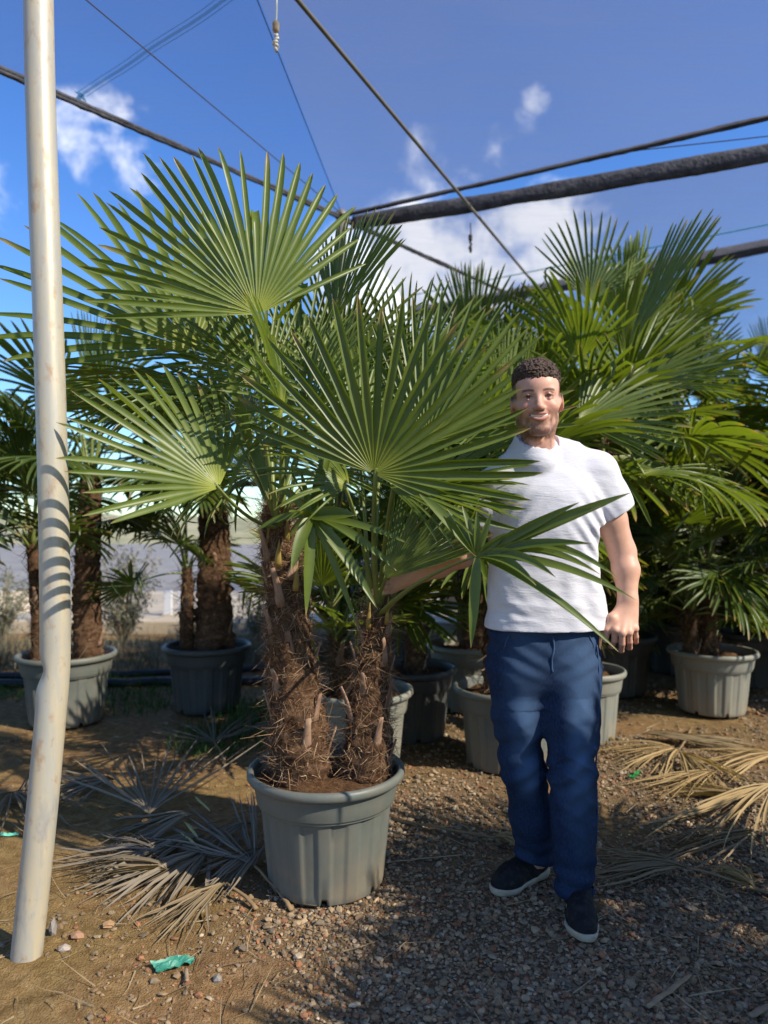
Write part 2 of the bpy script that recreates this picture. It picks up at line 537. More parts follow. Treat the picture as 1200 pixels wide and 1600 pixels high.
def ground_z(x, y):
    near = np.clip(1.2 - np.hypot(x - .2, y - 3) / 9.0, 0, 1)
    g = gravel_mask(x, y)
    z = .012 * vnoise(x * 1.7, y * 1.7, 0 * x, 11) + .006 * vnoise(x * 6, y * 6, 0 * x, 12)
    z = z + (.0045 - .002 * g) * vnoise(x * 19, y * 19, 0 * x, 13) + .003 * vnoise(x * 43, y * 43, 0 * x, 14)
    return (z - .012) * near - .004


def axis_pts(a, b, step, lo, hi, grow=1.35):
    core = list(np.arange(a, b + 1e-6, step))
    s, p = step, core[-1]; up = []
    while p < hi: s *= grow; p += s; up.append(p)
    s, p = step, core[0]; dn = []
    while p > lo: s *= grow; p -= s; dn.append(p)
    return np.array(dn[::-1] + core + up)


gx = axis_pts(-2.2, 2.6, .02, -400, 400)
gy = axis_pts(1.4, 4.6, .02, -60, 900)
X, Y = np.meshgrid(gx, gy)
Z = ground_z(X, Y)
gm = gravel_mask(X, Y) * (np.hypot(X, Y - 3) < 12)
me = fast_mesh('ground', np.stack([X, Y, Z], -1).reshape(-1, 3), grid_quads(len(gy), len(gx)), True, gm.reshape(-1, 1).repeat(3, 1))
tag(obj('ground', me, M['earth']), kind='structure')


def gz(x, y): return float(ground_z(np.array([x]), np.array([y]))[0])


def box_mesh(name, c, s, bevel=0.0):
    import bmesh
    bm = bmesh.new(); bmesh.ops.create_cube(bm, size=1)
    for v in bm.verts: v.co = Vector((v.co.x * s[0] + c[0], v.co.y * s[1] + c[1], v.co.z * s[2] + c[2]))
    if bevel: bmesh.ops.bevel(bm, geom=list(bm.edges), offset=bevel, segments=2, affect='EDGES', profile=.6)
    me = bpy.data.meshes.new(name); bm.to_mesh(me); bm.free()
    return me


# asphalt road beyond the nursery
rx = np.linspace(-90, 90, 40); ry = np.linspace(9.2, 40, 14)
X, Y = np.meshgrid(rx, ry)
me = fast_mesh('road', np.stack([X, Y - X * .03, .02 + 0 * X + .004 * np.sin(X)], -1).reshape(-1, 3), grid_quads(14, 40))
tag(obj('road', me, M['asphalt']), kind='structure')
# far scrubby rise behind the road
hx = np.linspace(-260, 260, 140); hy = np.array([41, 44, 48, 60, 90, 160.])
hh = np.array([0.0, .5, .9, 1.3, 1.9, 2.4])
X, Y = np.meshgrid(hx, hy)
Z = hh[:, None] * (1 + .5 * vnoise(X * .06, Y * .03, 0 * X, 31)) + .3 * vnoise(X * .5, Y * .2, 0 * X, 32) * (hh[:, None] > 0) - .03
me = fast_mesh('hill', np.stack([X, Y, Z], -1).reshape(-1, 3), grid_quads(len(hy), len(hx)))
tag(obj('hill', me, M['hill']), kind='structure')

# raised pale concrete verge along the road, cast in slabs with a kerb edge
verge = empty('pavement', (-4, 8.3, 0))
verge['kind'] = 'structure'
xs = np.linspace(-16.6, 2.6, 9)
for k in range(8):
    L = xs[k + 1] - xs[k] - .012
    m_ = box_mesh('slab', (0, 1.75, .03), (L, 3.5, .22), .02)
    obj('slab', m_, M['concrete'], verge, mw=Matrix.Translation(((xs[k] + xs[k + 1]) / 2, 8.3 - (xs[k] + 4) * .03, 0)) @ Matrix.Rotation(-.03, 4, 'Z'))
for k, (dx, w_) in enumerate(((-2.66, .10), (-2.50, .075))):
    mk = empty('marker_post', (dx, 8.75, .14))
    tag(mk, ['wider white marker post standing on the pale verge', 'narrower white marker post standing on the pale verge'][k], 'post')
    obj('post_body', box_mesh('post_body', (dx, 8.75, .29), (w_, .05, .31), .008), M['white'], mk)
    obj('post_foot', box_mesh('post_foot', (dx, 8.75, .147), (w_ + .04, .09, .018), .004), M['concrete'], mk)

# ------------------------------------------------------------------ gravel, stones, straw
def icosphere():
    p = (1 + 5 ** .5) / 2
    v = np.array([(-1, p, 0), (1, p, 0), (-1, -p, 0), (1, -p, 0), (0, -1, p), (0, 1, p), (0, -1, -p), (0, 1, -p), (p, 0, -1), (p, 0, 1), (-p, 0, -1), (-p, 0, 1)], float)
    f = np.array([(0, 11, 5), (0, 5, 1), (0, 1, 7), (0, 7, 10), (0, 10, 11), (1, 5, 9), (5, 11, 4), (11, 10, 2), (10, 7, 6), (7, 1, 8), (3, 9, 4), (3, 4, 2), (3, 2, 6), (3, 6, 8), (3, 8, 9), (4, 9, 5), (2, 4, 11), (6, 2, 10), (8, 6, 7), (9, 8, 1)])
    return v / np.linalg.norm(v, axis=1)[:, None], f


def rand_rot(n, rng):
    q = rng.normal(size=(n, 4)); q /= np.linalg.norm(q, axis=1)[:, None]
    w, x, y, z = q.T
    return np.stack([np.stack([1 - 2 * (y * y + z * z), 2 * (x * y - z * w), 2 * (x * z + y * w)], -1),
                     np.stack([2 * (x * y + z * w), 1 - 2 * (x * x + z * z), 2 * (y * z - x * w)], -1),
                     np.stack([2 * (x * z - y * w), 2 * (y * z + x * w), 1 - 2 * (x * x + y * y)], -1)], 1)


def stones_mesh(name, pos, size, colr, rng, flat=.62):
    iv, fc = icosphere(); n = len(pos)
    b = iv[None] * (1 + rng.uniform(-.28, .28, (n, 12, 1)))
    b = b * np.stack([np.ones(n), rng.uniform(.55, .95, n), rng.uniform(.4, .8, n)], -1)[:, None]
    R = rand_rot(n, rng)
    b = np.einsum('nij,nkj->nki', R, b)
    b[..., 2] *= flat
    V = pos[:, None] + b * size[:, None, None]
    Fa = (fc[None] + (np.arange(n) * 12)[:, None, None]).reshape(-1, 3)
    c = np.repeat(colr, 12, axis=0)
    return fast_mesh(name, V.reshape(-1, 3), Fa, False, c)


def stone_colours(n, rng, warm=.25):
    pal = np.array([(.225, .19, .145), (.31, .26, .195), (.15, .13, .105), (.38, .305, .215), (.27, .20, .13), (.30, .14, .075), (.42, .38, .32), (.24, .17, .10)])
    p = np.array([.24, .22, .18, .12, .08, .03, .08, .05]); p[4:6] += warm * .3; p[7] += warm * .3; p /= p.sum()
    c = pal[rng.choice(len(pal), n, p=p)]
    return c * rng.uniform(.7, 1.2, (n, 1)) * np.array([1.08, .96, .78])


rg = np.random.default_rng(21)
def scatter(n, power=1.5, dmin=1.55, dmax=6.5):
    d = dmin + (dmax - dmin) * rg.random(n) ** power
    x = rg.uniform(-.60, .62, n) * d
    return x, d
x, y = scatter(120000)
keep = rg.random(len(x)) < gravel_mask(x, y) ** 1.5 * .85
x, y = x[keep], y[keep]
n = len(x)
size = rg.lognormal(math.log(.0068), .36, n).clip(.0035, .017) * (1 + .12 * (y - 2))
pos = np.stack([x, y, ground_z(x, y) + size * rg.uniform(.05, .55, n)], -1)
tag(obj('gravel', stones_mesh('gravel', pos, size, stone_colours(n, rg), rg), M['stone']), 'crushed grey and tan gravel spread over the earth', 'gravel', kind='stuff')
x, y = scatter(15000, 1.7)
keep = (x < -.15)
x, y = x[keep], y[keep]; n = len(x)
cl_ = vnoise(x * 3, y * 3, 0 * x, 41) > .0
x, y = x[cl_], y[cl_]; n = len(x)
size = rg.lognormal(math.log(.0050), .55, n).clip(.002, .020)
pos = np.stack([x, y, ground_z(x, y) + size * .3], -1)
tag(obj('pebbles', stones_mesh('pebbles', pos, size, stone_colours(n, rg, 1.6), rg), M['stone']), 'reddish and pale pebbles scattered on the bare brown earth', 'pebbles', kind='stuff')
for px, py, sz, sx, sy, szz, cc, lb in ((82, 1450, .021, .55, .9, 1.5, (.26, .24, .23), 'upright grey stone standing beside the foot of the bent pole'),
                                (30, 1478, .022, 1.3, .8, .6, (.50, .42, .36), 'pale pink stone lying against the foot of the bent pole'),
                                (120, 1455, .020, 1.2, 1, .6, (.40, .22, .13), 'orange brown stone on the earth near the bent pole'),
                                (170, 1440, .018, 1.1, 1, .6, (.44, .25, .12), 'small orange stone beside the green plastic scrap and dead fronds'),
                                (340, 1527, .014, 1, 1, .8, (.24, .22, .20), 'rounded grey stone lying in front of the green plastic scrap'),
                                (100, 1475, .017, 1.3, 1, .6, (.45, .38, .33), 'flat pale stone just right of the bent pole foot')):
    d = FPX * CAM_H / (py - HZ); xx = (px - 600) / FPX * d
    iv, fc = icosphere()
    r2 = np.random.default_rng(int(px))
    V = iv * (1 + r2.uniform(-.2, .2, (12, 1))) * np.array([sx, sy, szz]) * sz
    m_ = fast_mesh('stone', V, fc, False, np.tile(cc, (12, 1)))
    tag(obj('stone', m_, M['stone'], loc=(xx, d, gz(xx, d) + sz * szz * .6)), lb, 'stone')


def ribbons(name, P0, D, length, width, segs, curl, cols, rng, lift=None, mat=None):
    """many thin curved ribbons as one mesh: starts P0 (n,3), directions D (n,3)"""
    n = len(P0)
    D = D / (np.linalg.norm(D, axis=1)[:, None] + 1e-9)
    ax = rng.normal(size=(n, 3)); ax -= (ax * D).sum(1)[:, None] * D; ax /= np.linalg.norm(ax, axis=1)[:, None] + 1e-9
    Wd = np.cross(D, ax)
    P = P0.copy(); V = []
    dirn = D.copy(); st = (length / segs)[:, None]
    for k in range(segs + 1):
        w = (width * (1 - .75 * k / segs))[:, None] * .5
        V.append(P - Wd * w); V.append(P + Wd * w)
        dirn = dirn + ax * (curl / segs)[:, None]
        dirn /= np.linalg.norm(dirn, axis=1)[:, None]
        P = P + dirn * st
        if lift is not None: P = lift(P)
    V = np.stack(V, 1)                                 # n, 2*(segs+1), 3
    m = 2 * (segs + 1)
    q = np.array([[2 * k, 2 * k + 1, 2 * k + 3, 2 * k + 2] for k in range(segs)])
    Fa = (q[None] + (np.arange(n) * m)[:, None, None]).reshape(-1, 4)
    return fast_mesh(name, V.reshape(-1, 3), Fa, True, np.repeat(cols, m, axis=0))


# loose straw and leaf splinters on the ground
x, y = scatter(3200, 1.4, 1.6, 5.5)
w_ = (x > .7) | (rg.random(len(x)) < .35)
x, y = x[w_], y[w_]; n = len(x)
an = rg.uniform(0, 6.28, n)
P0 = np.stack([x, y, ground_z(x, y) + .008], -1); D = np.stack([np.cos(an), np.sin(an), rg.uniform(-.02, .15, n)], -1)
colr = np.array([(.33, .24, .13), (.22, .15, .08), (.42, .33, .20)])[rg.integers(0, 3, n)] * rg.uniform(.7, 1.1, (n, 1))
fl = lambda P: np.stack([P[:, 0], P[:, 1], np.maximum(P[:, 2], ground_z(P[:, 0], P[:, 1]) + .004)], -1)
tag(obj('straw_litter', ribbons('straw_litter', P0, D, rg.uniform(.03, .16, n), rg.uniform(.002, .005, n), 4, rg.uniform(-1, 1, n), colr, rg, fl), M['straw']),
    'dry straw and leaf splinters strewn over the gravel', 'straw', kind='stuff')


def grass_patch(areas, name, label, hcol):
    PP, DD, LL, CC = [], [], [], []
    for (cx, cy, rx_, ry_, num, h) in areas:
        a = rg.uniform(0, 6.28, num); r = np.sqrt(rg.random(num))
        px, py = cx + np.cos(a) * r * rx_, cy + np.sin(a) * r * ry_
        PP.append(np.stack([px, py, ground_z(px, py) - .005], -1))
        DD.append(np.stack([rg.normal(0, .35, num), rg.normal(0, .35, num), np.ones(num)], -1))
        LL.append(h * rg.uniform(.5, 1.2, num)); CC.append(np.array(hcol)[rg.integers(0, len(hcol), num)] * rg.uniform(.7, 1.2, (num, 1)))
    P0, D, L, C = map(np.concatenate, (PP, DD, LL, CC))
    me = ribbons(name, P0, D, L, np.full(len(L), .006), 3, rg.uniform(-.9, .9, len(L)), C, rg)
    return tag(obj(name, me, M['straw']), label, 'grass', kind='stuff')


green = [(.055, .12, .025), (.08, .15, .035), (.04, .09, .02)]
grass_patch([(-.95, 4.3, .35, .35, 600, .10), (-.75, 4.9, .45, .3, 600, .13), (-2.35, 5.5, .9, .35, 900, .10), (-1.8, 5.0, .35, .25, 300, .08), (-.35, 4.6, .3, .4, 350, .12), (.1, 5.4, .8, .5, 500, .14)],
            'green_grass', 'low green grass growing round the pots and hose behind', green)
grass_patch([(-2.6, 6.6, 2.3, .55, 2600, .30), (-.6, 6.9, 1.2, .5, 900, .28), (-4.4, 6.6, 1.2, .6, 700, .3)],
            'dry_grass', 'dry grey green grass along the edge of the pale verge', [(.18, .17, .115), (.24, .22, .16), (.12, .125, .085)])


def shrub(label, base, h, r, nb, seed):
    rng = np.random.default_rng(seed)
    root = empty('shrub', base)
    tag(root, label, 'shrub', None)
    mb = MB(); lv = []
    for k in range(nb):
        a = rng.uniform(0, 6.28); e = rng.uniform(.75, 1.5)
        tip = np.array(base) + np.array([math.cos(a) * r * rng.uniform(.2, 1), math.sin(a) * r * rng.uniform(.2, 1), h * rng.uniform(.55, 1)])
        mid = (np.array(base) + tip) / 2 + rng.normal(0, .06, 3)
        P_ = bez(base, mid, tip, 7)
        V, Q, T = tube_arrays(P_, np.linspace(.009, .002, 7), 5); mb.add(V, Q, T)
        for j in range(90):
            u = rng.uniform(.25, 1); i = min(int(u * 6), 5)
            lv.append(P_[i] + (P_[i + 1] - P_[i]) * (u * 6 - i) + rng.normal(0, .045, 3))
    obj('stem', mb.mesh('stem'), M['petiole_dead'], root)
    lv = np.array(lv); n = len(lv)
    colr = np.ones((n, 3))
    me = ribbons('foliage', lv, rng.normal(size=(n, 3)) + np.array([0, 0, .6]), rng.uniform(.03, .06, n), np.full(n, .016), 2, rng.uniform(-.8, .8, n), colr, rng)
    o = obj('foliage', me, M['shrub'], root); o['kind'] = 'stuff'


shrub('grey green wispy shrub in front of the pale verge, beside the pole', (-2.75, 7.5, 0), 1.05, .42, 26, 3)
shrub('small grey shrub by the verge, right of the dark pot with two palm trunks', (-1.25, 7.3, 0), .62, .36, 20, 5)
shrub('rounded grey shrub by the verge behind the pole', (-4.1, 7.6, 0), .8, .5, 20, 8)

# irrigation hoses
for k, (y0, zz, x1) in enumerate(((5.75, .03, -.9), (6.15, .028, -.7))):
    xs = np.linspace(-5.5, x1, 50)
    yy = y0 + .12 * np.sin(xs * 1.1 + k) + .12 * (xs + 2)
    P_ = np.stack([xs, yy, ground_z(xs, yy) + zz], -1)
    tag(obj('irrigation_hose', tube_mesh('irrigation_hose', P_, .032 - .006 * k, 10), M['hose']),
        ['thick black irrigation hose lying behind the row of pots', 'thinner black irrigation hose lying nearer the pale verge'][k], 'hose')

# ------------------------------------------------------------------ bent pole, shade nets, cables
def bent_pole():
    ctrl = [pix(38, 1530, 2.165), pix(43, 1478, 2.165), pix(58, 1340, 2.17), pix(70, 1220, 2.18), pix(79, 1120, 2.19), pix(85.5, 1040, 2.2), pix(86, 940, 2.2), pix(83, 760, 2.2), pix(76, 520, 2.205), pix(69, 330, 2.21), pix(62, 100, 2.22), pix(59, -120, 2.23), pix(57, -545, 2.25)]
    P_ = smooth_path(ctrl, 150)
    n, sides = len(P_), 40
    R = np.full(n, .0455) - np.linspace(0, .002, n)
    V, Q, T = tube_arrays(P_, R, sides)
    V = V.copy()
    # crumple where the pipe has been bent: the left wall is pushed in
    kink = pix(66, 1050, 2.16)
    dd = V - kink
    w = np.exp(-(dd[:, 2] / .032) ** 2) * np.clip((.03 - dd[:, 0]) / .05, 0, 1)
    V[:, 0] += .015 * w
    w2 = np.exp(-((dd[:, 2] + .07) / .03) ** 2) * np.clip((.03 - dd[:, 0]) / .05, 0, 1)
    V[:, 0] -= .004 * w2
    me = fast_mesh('bent_pole', V, [Q, np.array(T)])
    tag(obj('bent_pole', me, M['pole']), 'bent pale galvanised steel pole with a crumpled kink low down', 'pole')


bent_pole()

NET_Z = 4.0
C0 = np.array([-.36, 6.30, 4.02])
A_BACK = np.array([-.68, -.735]); A_FWD = np.array([.66, .75])
SEAM = np.array([-.11, -.994]); B_DIR = np.array([.886, -.464])


def sag(x, y): return .035 * vnoise(x * .9, y * .9, 0 * x, 51) + .012 * vnoise(x * 3, y * 3, 0 * x, 52)


def fan_net(name, d0, d1, rmax, n_a, n_r, mat, label, dz=0.):
    a0, a1 = math.atan2(d0[1], d0[0]), math.atan2(d1[1], d1[0])
    if a1 < a0: a1 += 2 * math.pi
    A, R = np.meshgrid(np.linspace(a0, a1, n_a), np.linspace(.06, rmax, n_r))
    x = C0[0] + np.cos(A) * R; y = C0[1] + np.sin(A) * R
    f = np.clip(np.minimum((A - a0), (a1 - A)) * R / .4, 0, 1)
    z = NET_Z + dz + sag(x, y) * (.25 + .75 * f)
    return tag(obj(name, fast_mesh(name, np.stack([x, y, z], -1).reshape(-1, 3), grid_quads(n_r, n_a)), mat), label, 'shade net')


fan_net('shade_net', A_BACK, SEAM, 10.5, 26, 60, M['net_thin'], 'thin triangular panel of shade net hung from the dark rolled edge')
fan_net('shade_net', SEAM, B_DIR, 11.5, 40, 60, M['net'], 'large pale shade net panel stretched overhead between the pipe and cables', .012)

B1 = np.array([-.28, 6.36]); B1_DIR = np.array([.934, -.357])
FL, FR = pix(640, 490, 9.8), pix(1500, 330, 6.9)


def patch_net(name, c00, c10, c01, c11, nu, nv, mat, label, amp=1.0):
    U, Vv = np.meshgrid(np.linspace(0, 1, nu), np.linspace(0, 1, nv))
    U, Vv = U[..., None], Vv[..., None]
    P_ = (1 - U) * (1 - Vv) * c00 + U * (1 - Vv) * c10 + (1 - U) * Vv * c01 + U * Vv * c11
    P_ = P_.copy(); P_[..., 2] += amp * sag(P_[..., 0], P_[..., 1]) - .10 * amp * np.sin(np.pi * Vv[..., 0]) * np.sin(np.pi * U[..., 0])
    return tag(obj(name, fast_mesh(name, P_.reshape(-1, 3), grid_quads(nv, nu)), mat), label, 'shade net')


n00 = np.array([*B1, 4.0]); n10 = np.array([*(B1 + B1_DIR * 8.5), 4.0])
patch_net('shade_net', n00, n10, FL, FR, 50, 30, M['net_far'], 'second shade net panel beyond the black rolled band')
lowL, lowR = pix(640, 640, 13.0), pix(1500, 560, 10.0)
patch_net('shade_net', FL + np.array([.02, .05, -.06]), FR + np.array([.02, .05, -.06]), lowL, lowR, 50, 24, M['net_side'], 'streaky dark shade net sloping down behind the palms', 2.2)


def lumpy_tube(name, P0, P1, r, seed, label, cat, n=120, flat=1.0, droop=.0, mat=None, strands=1):
    t_ = np.linspace(0, 1, n)[:, None]
    root_mb = MB()
    for s_ in range(strands):
        rng = np.random.default_rng(seed + s_)
        P_ = P0 + (P1 - P0) * t_
        P_ = P_.copy()
        P_[:, 2] -= droop * np.sin(np.pi * t_[:, 0]) * (1 + .5 * s_)
        L = np.linalg.norm(P1 - P0)
        u = t_[:, 0] * L
        P_[:, 2] += r * .30 * vnoise(u * 1.6, 0 * u + s_ * 7.3, 0 * u, seed) - (s_ * r * .9)
        P_[:, 1] += r * .4 * vnoise(u * 2, 0 * u + 5, 0 * u, seed + 1) + s_ * r * .5
        R = r * (1 + .16 * vnoise(u * 2.1, 0 * u, 0 * u, seed + 2) + (.16 if flat < 1.5 else .03) * vnoise(u * 17, 0 * u, 0 * u, seed + 3))
        V, Q, T = tube_arrays(P_, R, 14, flat)
        V = V + (.18 if flat < 1.5 else .05) * r * np.stack([0 * V[:, 0], 0 * V[:, 0], vnoise(V[:, 0] * 30, V[:, 1] * 30, V[:, 2] * 30, seed)], -1)
        root_mb.add(V, Q, T)
    return tag(obj(name, root_mb.mesh(name), mat or M['roll']), label, cat)


def p3(xy, z): return np.array([xy[0], xy[1], z])


eA = p3(C0[:2] + A_BACK * 9.5, 3.985); fA = p3(C0[:2] + A_FWD * 9, 4.0)
lumpy_tube('net_edge_cable', eA, C0 + [0, 0, -.02], .0155, 61, 'dark rolled net edge bound to a cable on the left of the canopy', 'cable', 260, strands=2)
lumpy_tube('net_edge_cable', C0 + [0.02, .02, -.03], fA, .014, 71, 'cable with bunched net running on beyond the canopy corner', 'cable', 160, strands=2)
lumpy_tube('net_edge_cable', C0 + [.02, -.01, .0], p3(C0[:2] + B_DIR * 8.6, 4.0), .0125, 81, 'thin black bundled net edge above the strip of open sky', 'cable', 200, strands=2)
lumpy_tube('rolled_net_band', n00 + [0, 0, -.03], n10 + [0, 0, -.0], .026, 91, 'wide black band of folded net hanging across the canopy', 'net band', 200, 2.5)
lumpy_tube('rolled_net_band', FL, FR + (FR - FL) * .2, .036, 95, 'dark sagging net roll far back above the right hand palms', 'net roll', 160, 2.3)


def straight(name, a, b, r, mat, label, cat, droop=0., n=24, sides=8):
    t_ = np.linspace(0, 1, n)[:, None]; P_ = a + (b - a) * t_; P_ = P_.copy()
    P_[:, 2] -= droop * np.sin(np.pi * t_[:, 0])
    return tag(obj(name, tube_mesh(name, P_, r, sides), mat), label, cat)


q0, q1 = pix(465, 0, 3.50), pix(822, 428, 7.30)
dirq = (q1 - q0) / np.linalg.norm(q1 - q0)
straight('overhead_pipe', q0 - dirq * 5.5, q1 + dirq * 4, .0125, M['steel'], 'thin steel pipe running diagonally under the shade net', 'pipe')
q0, q1 = pix(135, 0, 3.52), pix(400, 222, 4.85)
dirq = (q1 - q0) / np.linalg.norm(q1 - q0)
straight('support_wire', q0 - dirq * 4, q1 + dirq * 1.6, .0035, M['cord'], 'thin grey wire crossing the triangular net panel', 'wire')
straight('support_wire', p3(C0[:2] + SEAM * 10, 3.975), C0 + [0, 0, -.03], .0028, M['cord'], 'fine dark wire along the seam between two net panels', 'wire')
straight('teal_cord', pix(640, 462, 8.3), pix(1260, 339, 6.35), .006, M['teal'], 'teal cord drawn along the far shade net', 'cord')
straight('support_wire', p3(C0[:2] + B_DIR * 2.45, 3.995), p3(B1 + B1_DIR * 5.2, 4.03), .004, M['cord'], 'thin dark cord in the gap between the black net bands', 'wire', .02)


def net_tape():
    mb = MB()
    a, b = pix(128, 148, 4.43), pix(352, -10, 3.62)
    d_ = (b - a); d_ /= np.linalg.norm(d_); s_ = np.cross(d_, (0, 0, 1)); s_ /= np.linalg.norm(s_)
    b = b + d_ * 2.5
    for off, w in ((-.028, .008), (0, .020), (.03, .007)):
        t_ = np.linspace(0, 1, 30)[:, None]
        c_ = a + (b - a) * t_ + s_ * off
        c_ = c_.copy(); c_[:, 2] = NET_Z - .045 + sag(c_[:, 0], c_[:, 1])
        V = np.stack([c_ - s_ * w / 2, c_ + s_ * w / 2], 1).reshape(-1, 3)
        mb.add(V, grid_quads(30, 2))
    o = obj('net_tape', mb.mesh('net_tape'), M['tape'])
    tag(o, 'pale blue tape strips drawn across the triangular net panel', 'tape')
    mb = MB()
    rng = np.random.default_rng(5)
    for k in range(5):
        e = a + rng.normal(0, .035, 3) * [1, 1, .5]
        V, Q, T = tube_arrays(bez(a, (a + e) / 2 + rng.normal(0, .02, 3), e, 5), [.008, .016, .016, .010, .003], 6, .3); mb.add(V, Q, T)
    obj('knot', mb.mesh('knot'), M['tape'], o)


net_tape()


def hanging_rope(px, py0, py1, d, label, s=1.0, col='rope'):
    top, bot = pix(px, py0, d), pix(px, py1, d)
    top = np.array([top[0], top[1], NET_Z - .01])
    root = empty('hanging_rope', top)
    tag(root, label, 'rope')
    obj('cord', tube_mesh('cord', smooth_path([top, (top + bot) / 2 + [.004, 0, 0], bot + [0, 0, .10 * s]], 14), .0045 * s, 8), M[col], root)
    prof = [(.10, .003), (.104, .012), (.115, .0165), (.125, .014), (.133, .0165), (.143, .0165), (.152, .012), (.156, .004)]
    z = np.array([bot[2] + (p_[0] - .02) * s for p_ in prof]); r = np.array([p_[1] * s for p_ in prof])
    P_ = np.stack([np.full(8, bot[0]), np.full(8, bot[1]), z], -1)
    obj('knob', tube_mesh('knob', P_, r, 14), M['tan'] if col == 'rope' else M['cord'], root)
    mb = MB()
    for k, (dx, dz, rr) in enumerate(((0, .07, .010), (.003, .05, .013), (-.003, .032, .014), (.002, .015, .011), (.001, .0, .006))):
        a = np.linspace(0, 2 * np.pi, 13)
        ring = np.stack([bot[0] + dx * s + np.cos(a) * rr * .6 * s, bot[1] + np.sin(a) * rr * .6 * s, bot[2] + dz * s + .006 * s * np.sin(a + k)], -1)
        V, Q, T = tube_arrays(ring, .0065 * s, 7, caps=False); mb.add(V, Q)
    obj('knot', mb.mesh('knot'), M[col], root)


hanging_rope(431, -10, 78, 3.33, 'white hanging rope with a tan knob and knot under the net seam')
hanging_rope(735, 330, 393, 6.4, 'short dark hanging cord with a weight beneath the black net band', 1.15, 'cord')

for (xy, r, lb) in (((C0[0] - .02, C0[1]), .045, 'dark steel post holding up the corner of the canopy'),
                    ((C0[0] + A_FWD[0] * 8.6, C0[1] + A_FWD[1] * 8.6), .045, 'far steel post holding the bunched net cable')):
    root = empty('support_post', (xy[0], xy[1], 0)); tag(root, lb, 'post')
    obj('shaft', tube_mesh('shaft', np.array([(xy[0], xy[1], z) for z in (-.04, 1, 2, 3, 4.0)]), r, 16), M['steel'], root)
    obj('cap', tube_mesh('cap', np.array([(xy[0], xy[1], 4.0), (xy[0], xy[1], 4.02), (xy[0], xy[1], 4.06)]), [r * 1.3, r * 1.35, r * .8], 16), M['steel'], root)

M['backdrop_net'] = net_material('dark_backdrop_cloth', .90, (.022, .026, .024))  # invented dark cloth on posts, added to darken the background behind the right palms
backdrop = empty('added_dark_backdrop', (3.8, 8.9, 0))
tag(backdrop, 'added dark cloth fence closing the nursery behind the right hand palms', 'backdrop')
U, Vv = np.meshgrid(np.linspace(0, 1, 90), np.linspace(0, 1, 12))
fx_ = .75 + U * 9.0; fy_ = 9.3 - U * 1.6 + .04 * np.sin(U * 60) * Vv
obj('cloth', fast_mesh('cloth', np.stack([fx_, fy_, .02 + Vv * (1.75 + .05 * np.sin(U * 25))], -1).reshape(-1, 3), grid_quads(12, 90)), M['backdrop_net'], backdrop)
for k in range(7):
    fx0 = .75 + k * 1.5; fy0 = 9.36 - (k * 1.5 / 9.0) * 1.6
    obj('backdrop_post', tube_mesh('backdrop_post', np.array([(fx0, fy0, -.05), (fx0, fy0, 1), (fx0, fy0, 1.9)]), .025, 10), M['steel'], backdrop)

# ------------------------------------------------------------------ pots
def pot_meshes(rim_r, h):
    """fluted nursery pot, its foot at z = 0"""
    s = rim_r / .287
    prof = [  # radius, height, flute weight
        (.0, .012, 0), (.196, .012, 0), (.204, .0, .1), (.209, .006, .3), (.212, .03, 1), (.221, .12, 1), (.230, .215, 1), (.236, .275, 1), (.2385, .290, .5),
        (.2405, .294, 0), (.2505, .297, 0), (.2525, .302, 0), (.258, .338, 0), (.262, .366, 0), (.2635, .370, 0), (.274, .3725, 0), (.2825, .378, 0), (.2868, .386, 0),
        (.2870, .396, 0), (.2835, .405, 0), (.276, .410, 0), (.268, .4085, 0), (.263, .402, 0), (.2605, .390, 0), (.257, .36, 0), (.250, .31, 0), (.247, .29, 0)]
    N = 240
    a = np.linspace(0, 2 * np.pi, N, endpoint=False)
    ph = (a * 14 / (2 * np.pi)) % 1.0
    fl = np.where(ph < .5, 0.0, -.0065)
    e = np.minimum(np.minimum(ph, abs(ph - .5)), 1 - ph) / .045
    fl = np.where(e < 1, -.00325 + (fl + .00325) * np.clip(e, 0, 1), fl)
    V = []
    for r, z, w in prof:
        rr = (r + fl * w) * s
        zz = np.full(N, z * h / .41)
        if z <= .012 and r > .19:            # drainage notches cut in the foot
            notch = (abs(((a * 7 / (2 * np.pi) + .37) % 1.0) - .5) < .055)
            zz = zz + notch * .020
        V.append(np.stack([np.cos(a) * rr, np.sin(a) * rr, zz], -1))
    V = np.concatenate(V)
    body = fast_mesh('plant_pot', V, grid_quads(len(prof), N, True))
    # soil: lumpy disc
    nr, na = 16, 72
    A_, R_ = np.meshgrid(np.linspace(0, 2 * np.pi, na, endpoint=False), np.linspace(.004, .2545 * s, nr))
    x, y = np.cos(A_) * R_, np.sin(A_) * R_
    z = h * .865 + .020 * vnoise(x * 9, y * 9, 0 * x, 17) + .010 * vnoise(x * 26, y * 26, 0 * x, 18) + .022 * np.exp(-(R_ / (.14 * s)) ** 2)
    z[-1] = h * .855
    soil = fast_mesh('soil', np.stack([x, y, z], -1).reshape(-1, 3), grid_quads(nr, na, True))
    return body, soil


POTM = {}


def pot(x, y, label, mat='pot', rim=.287, h=.41, rot=0., lift=0., group=None):
    key = (rim, h, mat)
    if key not in POTM:
        b, s_ = pot_meshes(rim, h); b.materials.append(M[mat]); s_.materials.append(M['soil']); POTM[key] = (b, s_)
    b, s_ = POTM[key]
    mw = Matrix.Translation((x, y, lift)) @ Matrix.Rotation(rot, 4, 'Z')
    o = obj('plant_pot', b, None, mw=mw)
    tag(o, label, 'pot', group)
    obj('soil', s_, None, o, mw=mw)
    return o


MAIN = pix(510, 1300, 2.60); MAIN = (MAIN[0], 2.60)
pot(*MAIN, 'large grey green plant pot holding two hairy palm trunks, beside the man', 'pot', .287, .41, .16)

